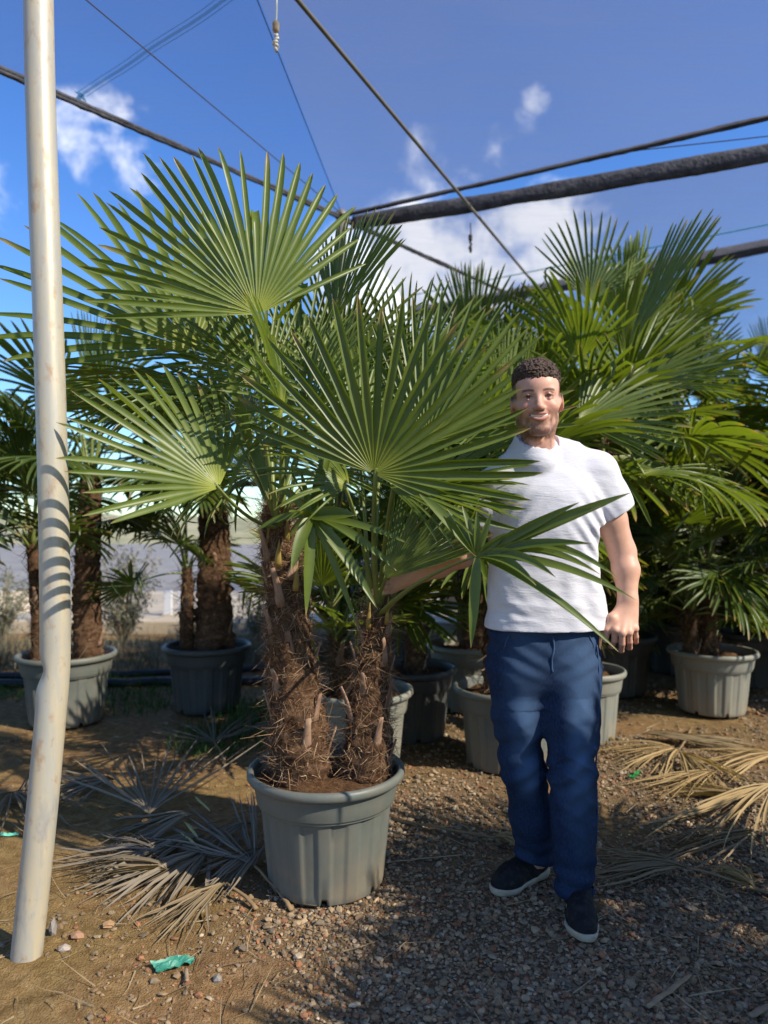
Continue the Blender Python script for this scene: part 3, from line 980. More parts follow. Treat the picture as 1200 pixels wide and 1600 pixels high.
# ------------------------------------------------------------------ palms
def blade_mesh(name, rng, nseg=38, R=.55, span=180, split=.45, cup=.10, droop=.25, kink=.06, side=.78, fold=.85, sway=.08, dry=.15, vee=.0, twist=.25, custom=None, wmul=1.0, tipd=.97):
    """palm fan: pleated in the middle, split into narrow folded segments. Origin at the hastula,
    middle segment along +Y, upper face +Z. custom: list of (angle deg, length, droop, kink start or None, width, lift)"""
    mb_v, mb_q, mb_c = [], [], []
    n0 = 0
    span = math.radians(span)
    segs = []
    if custom is None:
        for i in range(nseg):
            th = (i + .5) / nseg * span - span / 2
            u = abs(2 * th / span)
            L = R * (1 - (1 - side) * u ** 2.2) * rng.uniform(.93, 1.03)
            segs.append([th, L, droop * rng.uniform(.4, 1.5) * (1 + .5 * u), (rng.uniform(.45, .85) if rng.random() < kink else None), None, cup * rng.uniform(.8, 1.2) + vee * u])
    else:
        for th, L, dr, kk, w, lf in custom: segs.append([math.radians(th), L, dr, kk, w, lf])
    dth = span / max(nseg, 1)
    f = np.array([0, .28, .62, 1.0])                              # fused part
    g = np.array([.16, .36, .56, .76, .91, 1.0])                  # free part
    wprof = np.array([1.0, .97, .92, .78, .50, .05])
    for th, L, dr, kk, w, lf in segs:
        rs_ = split * L * rng.uniform(.86, 1.12)
        r = np.concatenate([.012 + f * (rs_ - .012), rs_ + g * (L - rs_)])
        if w is None:
            tn = math.tan(dth / 2)
            hw = np.concatenate([r[:4] * tn, r[3] * tn * wprof * wmul])
        else:
            hw = np.concatenate([np.array([.3, .75, 1, 1]) * w * .5, wprof * w * .5])
        el_ = math.atan(lf); tw = rng.normal(0, twist); sw = rng.normal(0, sway)
        p = np.array([0., 0., 0.]); last = 0.; C = []; E = []; TH = []
        cur = th
        for k, rk in enumerate(r):
            st = rk - last; last = rk
            t_ = rk / L
            e_ = el_ - dr * t_ ** 1.6 * 1.3
            if kk is not None and t_ > kk: e_ -= 1.9 * min(1, (t_ - kk) / .12)
            cur = th + sw * max(0, t_ - .4) * 1.5
            d_ = np.array([math.sin(cur) * math.cos(e_), math.cos(cur) * math.cos(e_), math.sin(e_)])
            p = p + d_ * st; C.append(p.copy()); E.append(e_); TH.append(cur)
        C = np.array(C); K = len(r)
        V = np.zeros((K, 3, 3))
        for k in range(K):
            wd = np.array([math.cos(TH[k]), -math.sin(TH[k]), 0.])
            up = np.array([-math.sin(TH[k]) * math.sin(E[k]), -math.cos(TH[k]) * math.sin(E[k]), math.cos(E[k])])
            a_ = tw * max(0, (r[k] - rs_) / (L - rs_))
            wd, up = wd * math.cos(a_) + up * math.sin(a_), up * math.cos(a_) - wd * math.sin(a_)
            fo = fold * (1.0 if k < 4 else 1.0 + .5 * (k - 3) / 6)
            cw = 1.0 if k < 4 else .86
            V[k, 0] = C[k] - wd * hw[k] * cw + up * hw[k] * fo * .5
            V[k, 1] = C[k] - up * hw[k] * fo * .5
            V[k, 2] = C[k] + wd * hw[k] * cw + up * hw[k] * fo * .5
        q = grid_quads(K, 3)
        mb_v.append(V.reshape(-1, 3)); mb_q.append(q + n0); n0 += K * 3
        sc_ = rng.random(); tip = (rng.random() < dry)
        c_ = np.zeros((K, 3, 3)); c_[..., 0] = (r / R)[:, None]; c_[..., 1] = sc_
        tv = np.clip((r / L - tipd) / .03, 0, 1)
        if tip: tv = np.maximum(tv, np.clip((r / L - .86) / .1, 0, 1))
        c_[..., 2] = tv[:, None]
        mb_c.append(c_.reshape(-1, 3))
    return fast_mesh(name, np.concatenate(mb_v), np.concatenate(mb_q), True, np.concatenate(mb_c))


def frame(origin, axis, normal, scale=1.0):
    y = Vector(axis).normalized(); z = Vector(normal); z = (z - y * z.dot(y)).normalized(); x = y.cross(z)
    m = Matrix((x, y, z)).transposed().to_4x4()
    for i in range(3):
        for j in range(3): m[i][j] *= scale
    m.translation = Vector([float(c) for c in origin])
    return m


def add_leaf(palm, me, mat, H, axis, normal, crown, scale=1.0, pet_r=.0075, pet_mat='petiole', ctrl=None):
    mw = frame(H, axis, normal, scale)
    if not me.materials: me.materials.append(mat)
    lf = obj('leaf', me, None, palm, mw=mw)
    H = np.asarray(H, float); crown = np.asarray(crown, float)
    ax = np.asarray(Vector(axis).normalized())
    if ctrl is None:
        L = np.linalg.norm(H - crown)
        ctrl = crown + (H - crown) * .45 + np.array([0, 0, .16 * L])
    P_ = bez(crown, ctrl, H + ax * .02, 9)
    tt = np.linspace(1, 0, 9)
    V, Q, T = tube_arrays(P_, pet_r * (1 + 1.1 * tt ** 3), 6, .62)
    inv = np.array(mw.inverted())
    V = V @ inv[:3, :3].T + inv[:3, 3]
    obj('petiole', fast_mesh('petiole', V, [Q, np.array(T)]), M[pet_mat], lf, mw=mw)
    return lf


VAR = {}


def variants(kind):
    if kind in VAR: return VAR[kind]
    rng = np.random.default_rng(100 + len(VAR))
    mats = {'green': 'leaf', 'dark': 'leaf_dark'}
    out = {'open': [], 'spear': [], 'half': []}
    for k in range(6):
        out['open'].append(blade_mesh('leaf_blade', rng, int(rng.integers(25, 33)), .55, rng.uniform(180, 240), rng.uniform(.38, .5), rng.uniform(.05, .22), rng.uniform(.15, .55), .14, .72, .9, .10, .25))
    for k in range(3):
        out['half'].append(blade_mesh('leaf_blade', rng, int(rng.integers(18, 24)), .56, rng.uniform(95, 140), .5, .12, .18, .06, .82, .9, .06, .15))
    for k in range(2):
        out['spear'].append(blade_mesh('leaf_blade', rng, 16, .60, rng.uniform(26, 40), .62, .10, .05, .0, .93, 1.2, .02, .0))
    for L in out.values():
        for m_ in L: m_.materials.append(M[mats[kind]])
    VAR[kind] = out
    return out


def trunk_part(palm, path, radii, seed, fibres, label=None, bases=0, fibre_len=.075, fw=.0022, fmul=1.0):
    rng = np.random.default_rng(seed)
    n = 70
    P_ = smooth_path(path, n)
    R = np.interp(np.linspace(0, 1, n), np.linspace(0, 1, len(radii)), radii)
    sides = 30
    V, Q, T = tube_arrays(P_, R, sides, ref=(0, 1, 0.02))
    a = np.tile(np.arange(sides) / sides * 2 * np.pi, n); row = np.repeat(np.arange(n), sides)
    cen = P_[row]; rad = V[:n * sides] - cen; rl = np.linalg.norm(rad, axis=1)[:, None]
    zz = np.repeat(np.cumsum(np.r_[0, np.linalg.norm(np.diff(P_, axis=0), axis=1)]), sides)
    dsp = .10 * np.sin(3 * a + zz * 42) * np.sin(2 * a - zz * 55 + 1) + .13 * vnoise(np.cos(a) * 3, np.sin(a) * 3, zz * 18, seed) + .10 * vnoise(np.cos(a) * 8, np.sin(a) * 8, zz * 45, seed + 1)
    V = V.copy(); V[:n * sides] = cen + rad * (1 + dsp[:, None])
    tr = obj('trunk', fast_mesh('trunk', V, [Q, np.array(T)]), M['trunk'], palm)
    if fibres:
        i = rng.integers(0, n * sides, fibres)
        P0 = V[i] + (V[(i + 1) % (n * sides)] - V[i]) * rng.random((fibres, 1)) * (np.linalg.norm(V[(i + 1) % (n * sides)] - V[i], axis=1) < .08)[:, None]
        nr = rad[i] / rl[i]
        tg = np.cross(nr, (0, 0, 1.)); sgn = rng.choice([-1, 1], (fibres, 1))
        D = tg * sgn * rng.uniform(.2, 1, (fibres, 1)) + nr * rng.uniform(-.05, .28, (fibres, 1)) + np.array([0, 0, 1.]) * rng.normal(-.15, .75, (fibres, 1))
        pal = np.array([(.13, .070, .036), (.22, .135, .075), (.30, .20, .12), (.085, .042, .022), (.38, .27, .17)]) * fmul
        C = pal[rng.choice(5, fibres, p=[.28, .27, .2, .17, .08])] * rng.uniform(.75, 1.2, (fibres, 1))
        me = ribbons('fibre', P0 - nr * .002, D, rng.lognormal(math.log(fibre_len), .4, fibres), np.full(fibres, fw) * rng.uniform(.7, 1.5, fibres), 6, rng.normal(0, 2.6, fibres), C, rng)
        f_ = obj('fibre', me, M['fibre'], tr); f_['kind'] = 'stuff'
    for k in range(bases):
        j = int(n * (.04 + .80 * (k + .5) / bases)); s_ = (k * 137.5 + rng.uniform(-25, 25)) % 360
        aa = math.radians(s_)
        nr = np.array([math.cos(aa), math.sin(aa), 0.]); tg = np.array([-nr[1], nr[0], 0])
        b0 = P_[j] + nr * R[j] * .88
        L = rng.uniform(.07, .13)
        e0 = b0 + nr * L * .33 + np.array([0, 0, L]) + tg * rng.normal(0, .012)
        Pb = bez(b0 - [0, 0, .02], b0 + nr * .012 + [0, 0, L * .45], e0, 6)
        Vb, Qb, Tb = tube_arrays(Pb, np.array([.024, .021, .017, .0145, .0125, .010]) * rng.uniform(.8, 1.1), 8, .42, ref=tuple(nr))
        obj('leaf_base', fast_mesh('leaf_base', Vb, [Qb, np.array(Tb)]), M['leaf_base'], tr)
    return tr, P_, R


def make_palm(x, y, z0, top, label, seed, nleaf=20, tr=.07, pet=.5, R=1.0, kind='dark', lean=(0, 0), elmin=-35, elmax=86, fibres=500, group=None, crown_h=.22, name='palm_tree', spears=2, avoid=None, bases=4, fmul=.55):
    rng = np.random.default_rng(seed)
    palm = empty(name, (x, y, z0)); tag(palm, label, 'palm', group)
    topP = np.array([x + lean[0], y + lean[1], top])
    path = [(x, y, z0 - .04), (x + lean[0] * .3 + rng.normal(0, .012), y + lean[1] * .3, z0 + (top - z0) * .5), topP]
    trunk_part(palm, path, [tr * 1.12, tr, tr * .9, tr * .75], seed, fibres, bases=bases, fw=.004, fibre_len=.09, fmul=fmul)
    vs = variants(kind)
    for i in range(nleaf + spears):
        if i < spears:
            e = math.radians(rng.uniform(74, 87)); a = rng.uniform(0, 6.28); me = vs['spear'][i % 2]
            pl = pet * rng.uniform(.75, 1.0); bend = 0
        else:
            fr = (i - spears + .5) / nleaf
            e = math.radians(elmax - (elmax - elmin) * fr ** .85 + rng.normal(0, 5)); a = i * 2.39996 + rng.normal(0, .18) + seed
            me = vs['half'][int(rng.integers(0, 3))] if fr < .2 else vs['open'][int(rng.integers(0, 6))]
            pl = pet * rng.uniform(.8, 1.15); bend = math.radians(rng.uniform(4, 26))
        hd = np.array([math.cos(a), math.sin(a), 0])
        dirn = hd * math.cos(e) + np.array([0, 0, math.sin(e)])
        cr = topP + np.array([hd[0] * tr * .35, hd[1] * tr * .35, crown_h * (.5 - .7 * (i / (nleaf + spears))) * .5 - .03])
        H = cr + dirn * pl - np.array([0, 0, .10 * pl * max(0, math.cos(e))])
        if H[2] < .25: H[2] = .25
        if avoid is not None and avoid(H + dirn * .3 * R): continue
        e2 = e - bend
        ax = hd * math.cos(e2) + np.array([0, 0, math.sin(e2)])
        nm = -hd * math.sin(e2) + np.array([0, 0, math.cos(e2)]) + np.cross(hd, (0, 0, 1)) * rng.normal(0, .28)
        add_leaf(palm, me, None, H, ax, nm, cr, R * rng.uniform(.88, 1.1), .0075)
    return palm


# ---- the two palms in the big pot, leaf by leaf
rngm = np.random.default_rng(55)
SOIL_Z = .365
palmL = empty('palm_tree', (-.30, 2.60, SOIL_Z))
tag(palmL, 'tall palm with a thick hairy brown trunk in the large grey green pot', 'palm')
pathL = [pix(468, 1215, 2.60), pix(466, 1130, 2.60), pix(452, 1020, 2.59), pix(448, 940, 2.58), pix(437, 860, 2.58), pix(428, 790, 2.60)]
trunk_part(palmL, pathL, [.104, .104, .086, .078, .070, .064, .054, .042], 301, 7500, bases=22, fibre_len=.052, fw=.0018, fmul=1.35)
palmR = empty('palm_tree', (-.04, 2.62, SOIL_Z))
tag(palmR, 'shorter palm with a slim shaggy trunk in the large pot, held by the man', 'palm')
pathR = [pix(575, 1212, 2.62), pix(576, 1130, 2.63), pix(582, 1060, 2.64), pix(588, 990, 2.64), pix(592, 935, 2.65)]
trunk_part(palmR, pathR, [.082, .080, .068, .056, .046, .036], 302, 5200, bases=15, fibre_len=.052, fw=.0018, fmul=1.35)
# young yellow sheaths at the crown of the tall palm
for (px, py, d, h_, w_) in ((434, 868, 2.50, .10, .020), (462, 905, 2.50, .09, .018), (418, 845, 2.55, .12, .016), (448, 830, 2.54, .11, .016), (575, 965, 2.57, .10, .015), (604, 958, 2.58, .11, .013)):
    b0 = pix(px, py + 18, d); tip = b0 + np.array([.008, -.01, h_])
    V, Q, T = tube_arrays(bez(b0, (b0 + tip) / 2 + [0, -.012, 0], tip, 7), np.array([.75, .8, .72, .58, .40, .22, .03]) * w_ * .8, 8, .4, ref=(0, 1, 0))
    obj('leaf_sheath', fast_mesh('leaf_sheath', V, [Q, np.array(T)]), M['sheath'], palmL if px < 500 else palmR)


def hand_leaf(palm, crown, H, ang, tilt, nrm, R, span, nseg, mat='leaf', **kw):
    a, t_ = math.radians(ang), math.radians(tilt)
    axis = (math.cos(a) * math.cos(t_), -math.sin(t_), math.sin(a) * math.cos(t_))
    pm = kw.pop('ctrl', None)
    me = blade_mesh('leaf_blade', rngm, nseg, R, span, **kw)
    return add_leaf(palm, me, M[mat], pix(*H), axis, nrm, crown, 1.0, .0075, 'petiole', pm)


cL = pix(434, 820, 2.58); cL2 = pix(445, 850, 2.56)
hl = lambda H, ang, tilt, nrm, R, span, nseg, **kw: hand_leaf(palmL, cL + rngm.normal(0, .015, 3), H, ang, tilt, nrm, R, span, nseg, **kw)
hl((402, 491, 2.42), 110, 3, (.30, -.90, .30), .60, 164, 30, split=.52, cup=.10, droop=.12, kink=.10, side=.86, sway=.06, fold=.95, ctrl=pix(402, 660, 2.45))
hl((302, 545, 2.74), 128, 2, (.40, -.80, .40), .76, 150, 21, split=.42, cup=.06, droop=.15, kink=.05, side=.85, sway=.08, fold=.95)
hl((342, 762, 2.22), 134, 12, (.40, -.62, .66), .50, 150, 19, split=.42, cup=.04, droop=.16, kink=.10, side=.82, fold=.9, sway=.08, ctrl=pix(395, 830, 2.38))
hl((522, 500, 2.84), 70, -4, (-.62, -.70, .25), .47, 84, 26, split=.66, cup=.08, droop=.04, kink=.0, side=.88, sway=.02)
hl((325, 615, 2.72), 162, 4, (.10, -.30, .95), .60, 150, 36, split=.40, cup=.03, droop=.35, kink=.08)
hl((470, 590, 2.95), 104, -6, (.05, -.75, .65), .54, 180, 36, split=.42, cup=.1, droop=.16)
hl((385, 650, 3.00), 152, -8, (.25, -.55, .80), .56, 190, 36, split=.42, droop=.3, kink=.12)
hl((480, 655, 2.62), 66, 10, (-.3, -.7, .6), .46, 170, 34, split=.4, droop=.35, kink=.14)
hl((530, 575, 3.02), 82, -4, (-.1, -.8, .5), .52, 160, 34, split=.44, droop=.14)
hl((415, 600, 2.75), 118, 0, (.2, -.8, .55), .46, 170, 32, split=.4, droop=.3, kink=.15)
hl((265, 640, 3.05), 172, -10, (.1, -.25, .95), .52, 190, 34, split=.42, droop=.4, kink=.1)
hl((400, 740, 2.90), 188, -6, (.1, -.35, .9), .46, 170, 34, split=.4, droop=.5, kink=.12)
hl((370, 570, 3.10), 140, -12, (.2, -.6, .8), .58, 170, 34, split=.42, droop=.3, kink=.08)
hl((505, 735, 2.78), 38, -4, (-.3, -.6, .7), .44, 170, 32, split=.42, droop=.4, kink=.15)
hl((440, 640, 2.46), 100, 30, (.0, -.5, .85), .40, 190, 32, split=.42, droop=.45, kink=.2)
cR = pix(590, 965, 2.63)
hr = lambda H, ang, tilt, nrm, R, span, nseg, **kw: hand_leaf(palmR, cR + rngm.normal(0, .012, 3), H, ang, tilt, nrm, R, span, nseg, **kw)
hr((584, 740, 2.22), 67, 6, (.22, -.85, .46), .545, 192, 24, split=.40, cup=.12, droop=.12, kink=.07, side=.88, sway=.11, fold=1.0, ctrl=pix(578, 850, 2.40))
hr((664, 694, 2.72), 60, -2, (.10, -.82, .55), .62, 124, 21, split=.44, cup=.06, droop=.10, kink=.03, side=.92, sway=.03, fold=.9)
hr((606, 758, 2.30), -2, 6, (.05, -.42, .90), .44, 130, 28, split=.38, cup=.05, droop=.20, kink=.08)
hr((600, 905, 2.44), 50, 4, (-.45, -.88, .15), .44, 74, 22, split=.72, cup=.05, droop=.06, kink=.0, fold=.8)
hr((560, 660, 2.70), 116, -4, (.2, -.75, .6), .46, 180, 32, split=.42, droop=.3, kink=.1)
hr((640, 600, 2.98), 74, -6, (-.1, -.8, .55), .50, 150, 32, split=.44, droop=.15)
hr((700, 800, 2.76), 18, -6, (0, -.4, .9), .42, 180, 32, split=.42, droop=.4, kink=.1)
hr((545, 760, 2.36), 150, 8, (.2, -.5, .8), .34, 150, 26, split=.42, droop=.45, kink=.2)
hr((600, 640, 3.0), 92, -10, (0, -.8, .55), .52, 170, 34, split=.44, droop=.12)
hr((660, 770, 2.50), 30, 4, (-.1, -.45, .9), .42, 150, 30, split=.44, droop=.3, kink=.1)


def tip_leaf(palm, crown, H, tips, mat='leaf', ctrl=None, fuse=.25):
    """a damaged fan whose few segments are set one by one: tips are (px, py, depth, width, sag)"""
    H = pix(*H)
    rng = np.random.default_rng(77)
    V_, Q_, C_, n0 = [], [], [], 0
    for px, py, d, w, sg in tips:
        e = pix(px, py, d)
        mid = (H + e) / 2 + np.array([0, -.01, sg])
        P_ = bez(H, mid, e, 12); u = np.linspace(0, 1, 12)
        T_ = np.gradient(P_, axis=0); T_ /= np.linalg.norm(T_, axis=1)[:, None]
        face = np.array([rng.normal(0, .25), -1, .35]); wd = np.cross(T_, face); wd /= np.linalg.norm(wd, axis=1)[:, None]
        up = np.cross(wd, T_)
        hw = .62 * w * np.interp(u, [0, .12, .35, .6, .85, 1], [.35, .8, 1, .9, .5, .04])
        V = np.stack([P_ - wd * hw[:, None] + up * hw[:, None] * .35, P_ - up * hw[:, None] * .2, P_ + wd * hw[:, None] + up * hw[:, None] * .35], 1)
        V_.append(V.reshape(-1, 3)); Q_.append(grid_quads(12, 3) + n0); n0 += 36
        c = np.zeros((12, 3, 3)); c[..., 0] = .12 + .9 * u[:, None]; c[..., 1] = rng.random(); c[..., 2] = np.clip((u - .95) / .05, 0, 1)[:, None]
        C_.append(c.reshape(-1, 3))
    mw = Matrix.Translation(Vector([float(c) for c in H]))
    me = fast_mesh('leaf_blade', np.concatenate(V_) - H, np.concatenate(Q_), True, np.concatenate(C_))
    lf = obj('leaf', me, M[mat], palm, mw=mw)
    crown = np.asarray(crown)
    P_ = bez(crown, ctrl if ctrl is not None else (crown + H) / 2 + [0, 0, .05], H, 10)
    V, Q, T = tube_arrays(P_ - H, np.linspace(.014, .006, 10), 7, .6)
    obj('petiole', fast_mesh('petiole', V, [Q, np.array(T)]), M['petiole'], lf, mw=mw)


# the leaf that reaches across the man's shirt
tip_leaf(palmR, cR, (746, 868, 2.06), [
    (655, 772, 2.12, .030, .02), (698, 795, 2.10, .020, .01), (722, 790, 2.08, .018, .01), (745, 798, 2.06, .017, 0), (768, 800, 2.04, .018, 0), (792, 832, 2.02, .020, 0),
    (985, 770, 1.90, .030, .01), (940, 790, 1.91, .024, .015), (905, 785, 1.93, .022, .01), (838, 915, 1.95, .022, .055), (868, 902, 1.93, .022, .065), (925, 850, 1.90, .022, .035),
    (937, 897, 1.93, .021, .085), (968, 905, 1.90, .020, .125), (994, 938, 1.93, .020, .07), (966, 1018, 1.93, .022, .055), (736, 1012, 2.03, .026, .01), (760, 905, 2.1, .016, .0)],
    ctrl=pix(640, 905, 2.30))
# the torn, hanging leaf between the two trunks
tip_leaf(palmL, cL2, (486, 806, 2.30), [
    (455, 892, 2.22, .034, .03), (478, 962, 2.26, .032, .02), (590, 952, 2.24, .032, .05), (620, 892, 2.26, .026, .05), (420, 752, 2.34, .020, .03), (520, 690, 2.4, .028, .02), (640, 850, 2.2, .020, .03),
    (500, 720, 2.36, .018, 0), (470, 735, 2.32, .016, 0), (555, 805, 2.22, .040, .01), (452, 800, 2.2, .036, .01), (400, 830, 2.3, .02, .04), (560, 985, 2.28, .02, .06)],
    ctrl=pix(500, 760, 2.52))
# stray bent segments, a folded frond in front of the tall trunk
tip_leaf(palmL, cL, (392, 700, 2.38), [(355, 560, 2.30, .030, 0), (322, 690, 2.30, .020, .03), (515, 690, 2.3, .024, .02), (420, 780, 2.26, .026, .06), (350, 790, 2.3, .018, .04), (470, 640, 2.3, .018, .02)], ctrl=pix(415, 760, 2.48))
# ---- background pots and palms
G_ROW = 'potted palms standing behind'
bg = [
    # pot x, y, pot material, pot label, rim
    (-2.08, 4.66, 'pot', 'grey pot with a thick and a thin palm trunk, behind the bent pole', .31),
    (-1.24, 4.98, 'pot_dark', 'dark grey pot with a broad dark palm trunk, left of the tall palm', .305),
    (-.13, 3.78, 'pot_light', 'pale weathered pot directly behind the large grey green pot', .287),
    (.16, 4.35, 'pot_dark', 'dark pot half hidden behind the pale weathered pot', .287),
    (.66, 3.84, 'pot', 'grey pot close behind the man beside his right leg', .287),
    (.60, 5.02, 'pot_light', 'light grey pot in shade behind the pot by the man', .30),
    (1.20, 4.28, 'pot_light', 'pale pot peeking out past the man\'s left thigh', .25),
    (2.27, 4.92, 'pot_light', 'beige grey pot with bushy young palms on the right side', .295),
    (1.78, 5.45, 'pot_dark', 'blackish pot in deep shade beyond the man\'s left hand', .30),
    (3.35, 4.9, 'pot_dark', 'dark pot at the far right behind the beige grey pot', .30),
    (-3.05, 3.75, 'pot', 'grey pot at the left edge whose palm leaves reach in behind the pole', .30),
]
for k, (x, y, mt, lb, rim) in enumerate(bg):
    pot(x, y, lb, mt, rim, .42 if rim < .3 else .445, k * 1.3)
SZ = .37
mp = make_palm
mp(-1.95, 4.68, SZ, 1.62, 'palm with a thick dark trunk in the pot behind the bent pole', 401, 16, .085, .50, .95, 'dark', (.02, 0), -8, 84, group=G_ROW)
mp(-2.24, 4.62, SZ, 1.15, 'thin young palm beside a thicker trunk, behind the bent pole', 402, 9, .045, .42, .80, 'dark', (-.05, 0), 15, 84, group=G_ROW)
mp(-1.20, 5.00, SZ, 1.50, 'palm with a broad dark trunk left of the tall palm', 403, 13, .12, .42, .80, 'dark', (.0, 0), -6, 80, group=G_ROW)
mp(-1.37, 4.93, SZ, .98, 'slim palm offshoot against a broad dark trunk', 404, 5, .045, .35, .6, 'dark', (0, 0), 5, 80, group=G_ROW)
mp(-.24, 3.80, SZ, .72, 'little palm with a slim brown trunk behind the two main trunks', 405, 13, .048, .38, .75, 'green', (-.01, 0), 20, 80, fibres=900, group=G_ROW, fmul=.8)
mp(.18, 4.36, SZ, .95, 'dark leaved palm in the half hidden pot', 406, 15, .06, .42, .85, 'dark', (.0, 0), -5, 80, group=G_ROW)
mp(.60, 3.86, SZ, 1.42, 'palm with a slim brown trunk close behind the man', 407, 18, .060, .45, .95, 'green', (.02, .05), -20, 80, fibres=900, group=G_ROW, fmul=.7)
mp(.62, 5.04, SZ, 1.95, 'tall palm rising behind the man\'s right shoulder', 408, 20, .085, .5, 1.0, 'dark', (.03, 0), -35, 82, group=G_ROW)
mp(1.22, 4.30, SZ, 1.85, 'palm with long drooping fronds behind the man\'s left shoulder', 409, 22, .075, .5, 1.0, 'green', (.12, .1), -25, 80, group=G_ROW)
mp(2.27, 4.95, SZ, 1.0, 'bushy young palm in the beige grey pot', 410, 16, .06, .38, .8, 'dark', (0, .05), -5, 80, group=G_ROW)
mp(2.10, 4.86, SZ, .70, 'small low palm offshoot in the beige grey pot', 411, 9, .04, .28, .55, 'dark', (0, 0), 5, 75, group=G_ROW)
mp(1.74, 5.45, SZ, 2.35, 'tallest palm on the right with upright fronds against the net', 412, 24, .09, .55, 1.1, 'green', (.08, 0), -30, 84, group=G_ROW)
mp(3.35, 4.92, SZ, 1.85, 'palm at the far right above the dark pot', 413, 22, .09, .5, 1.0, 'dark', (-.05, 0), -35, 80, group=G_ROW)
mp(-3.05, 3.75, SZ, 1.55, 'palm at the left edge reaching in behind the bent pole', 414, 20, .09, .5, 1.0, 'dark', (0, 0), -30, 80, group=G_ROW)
rngm = np.random.default_rng(88)
pB = [o for o in bpy.data.objects if o.get('label', '').startswith('palm with long drooping fronds')][0]
cB = np.array([1.30, 4.34, 1.83])
hb_ = lambda *a_, **k_: hand_leaf(pB, cB + rngm.normal(0, .02, 3), *a_, **k_)
hb_((978, 548, 3.80), 59, -2, (-.75, -.62, .2), .86, 24, 12, split=.68, cup=.05, droop=.02, kink=0, side=.95, sway=.01, fold=1.3)
hb_((985, 602, 3.90), 28, 4, (-.45, -.80, .45), .62, 90, 18, split=.45, cup=.06, droop=.12, kink=.06, side=.9, sway=.06)
hb_((1000, 742, 3.55), 6, 4, (-.1, -.45, .9), .50, 60, 11, split=.35, cup=.08, droop=.62, kink=.0, side=.9, sway=.06)
hb_((920, 470, 4.30), 84, -4, (.1, -.9, .35), .58, 120, 20, 'leaf_dark', split=.42, cup=.06, droop=.10, kink=.08, sway=.06)
hb_((905, 660, 3.60), 20, 0, (-.2, -.8, .55), .56, 130, 22, split=.5, cup=.06, droop=.14, kink=.04, sway=.05)
# a second row in deep shade, pots mostly hidden
row2 = [(2.95, 5.7, .95, 511), (3.95, 5.4, 1.0, 512), (1.35, 5.95, .9, 513), (2.2, 6.6, 1.05, 514), (3.35, 6.9, 1.1, 515), (.15, 6.2, 1.55, 501), (1.05, 6.3, 2.0, 502), (2.55, 6.2, 2.1, 503), (3.6, 6.4, 2.0, 504), (4.5, 5.9, 1.9, 505), (1.9, 7.2, 1.7, 506), (3.0, 7.5, 1.8, 507), (4.4, 7.4, 1.7, 508), (-3.9, 5.6, 1.6, 509)]
row2_lb = ['low spreading palm in shade right of the beige grey pot', 'low spreading palm in shade at the far right', 'low dark palm behind the blackish pot', 'low palm filling the back row behind the beige grey pot', 'low palm in the third row on the right', 'low palm deep in the back row behind the large pot', 'dark palm in the back row behind the man\'s head', 'dense palm in the back row above the blackish pot', 'shaded palm in the back row on the right', 'shaded palm at the right end of the back row',
           'far palm in the third row behind the tallest palm', 'far palm in the third row on the right', 'far palm at the right end of the third row', 'far palm at the left beyond the thick dark trunk']
for (x, y, tp, sd), lb in zip(row2, row2_lb):
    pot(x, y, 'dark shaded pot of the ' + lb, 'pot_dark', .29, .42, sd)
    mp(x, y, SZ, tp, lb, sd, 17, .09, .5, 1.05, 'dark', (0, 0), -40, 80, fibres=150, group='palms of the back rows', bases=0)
# palms on the open side of the path: they throw the dappled shade on the gravel
row3 = [(2.40, 1.70, 1.08, 601), (3.1, .35, 1.75, 602), (2.05, .85, .85, 603), (2.85, 1.05, 1.45, 604), (2.5, -1.3, 2.0, 605)]
row3_lb = ['palm beside the path whose shade falls on the man\'s legs', 'palm across the path that shades the gravel', 'low palm near the path shading the bare earth', 'palm at the far end of the near row', 'tall palm of the near row behind the viewer']
for (x, y, tp, sd), lb in zip(row3, row3_lb):
    pot(x, y, 'grey pot of the ' + lb, 'pot', .287, .41, sd)
    mp(x, y, SZ, tp, lb, sd, 20, .08, .45, 1.0, 'green', (0, 0), -30, 80, fibres=150, group='palms of the near row', bases=0)

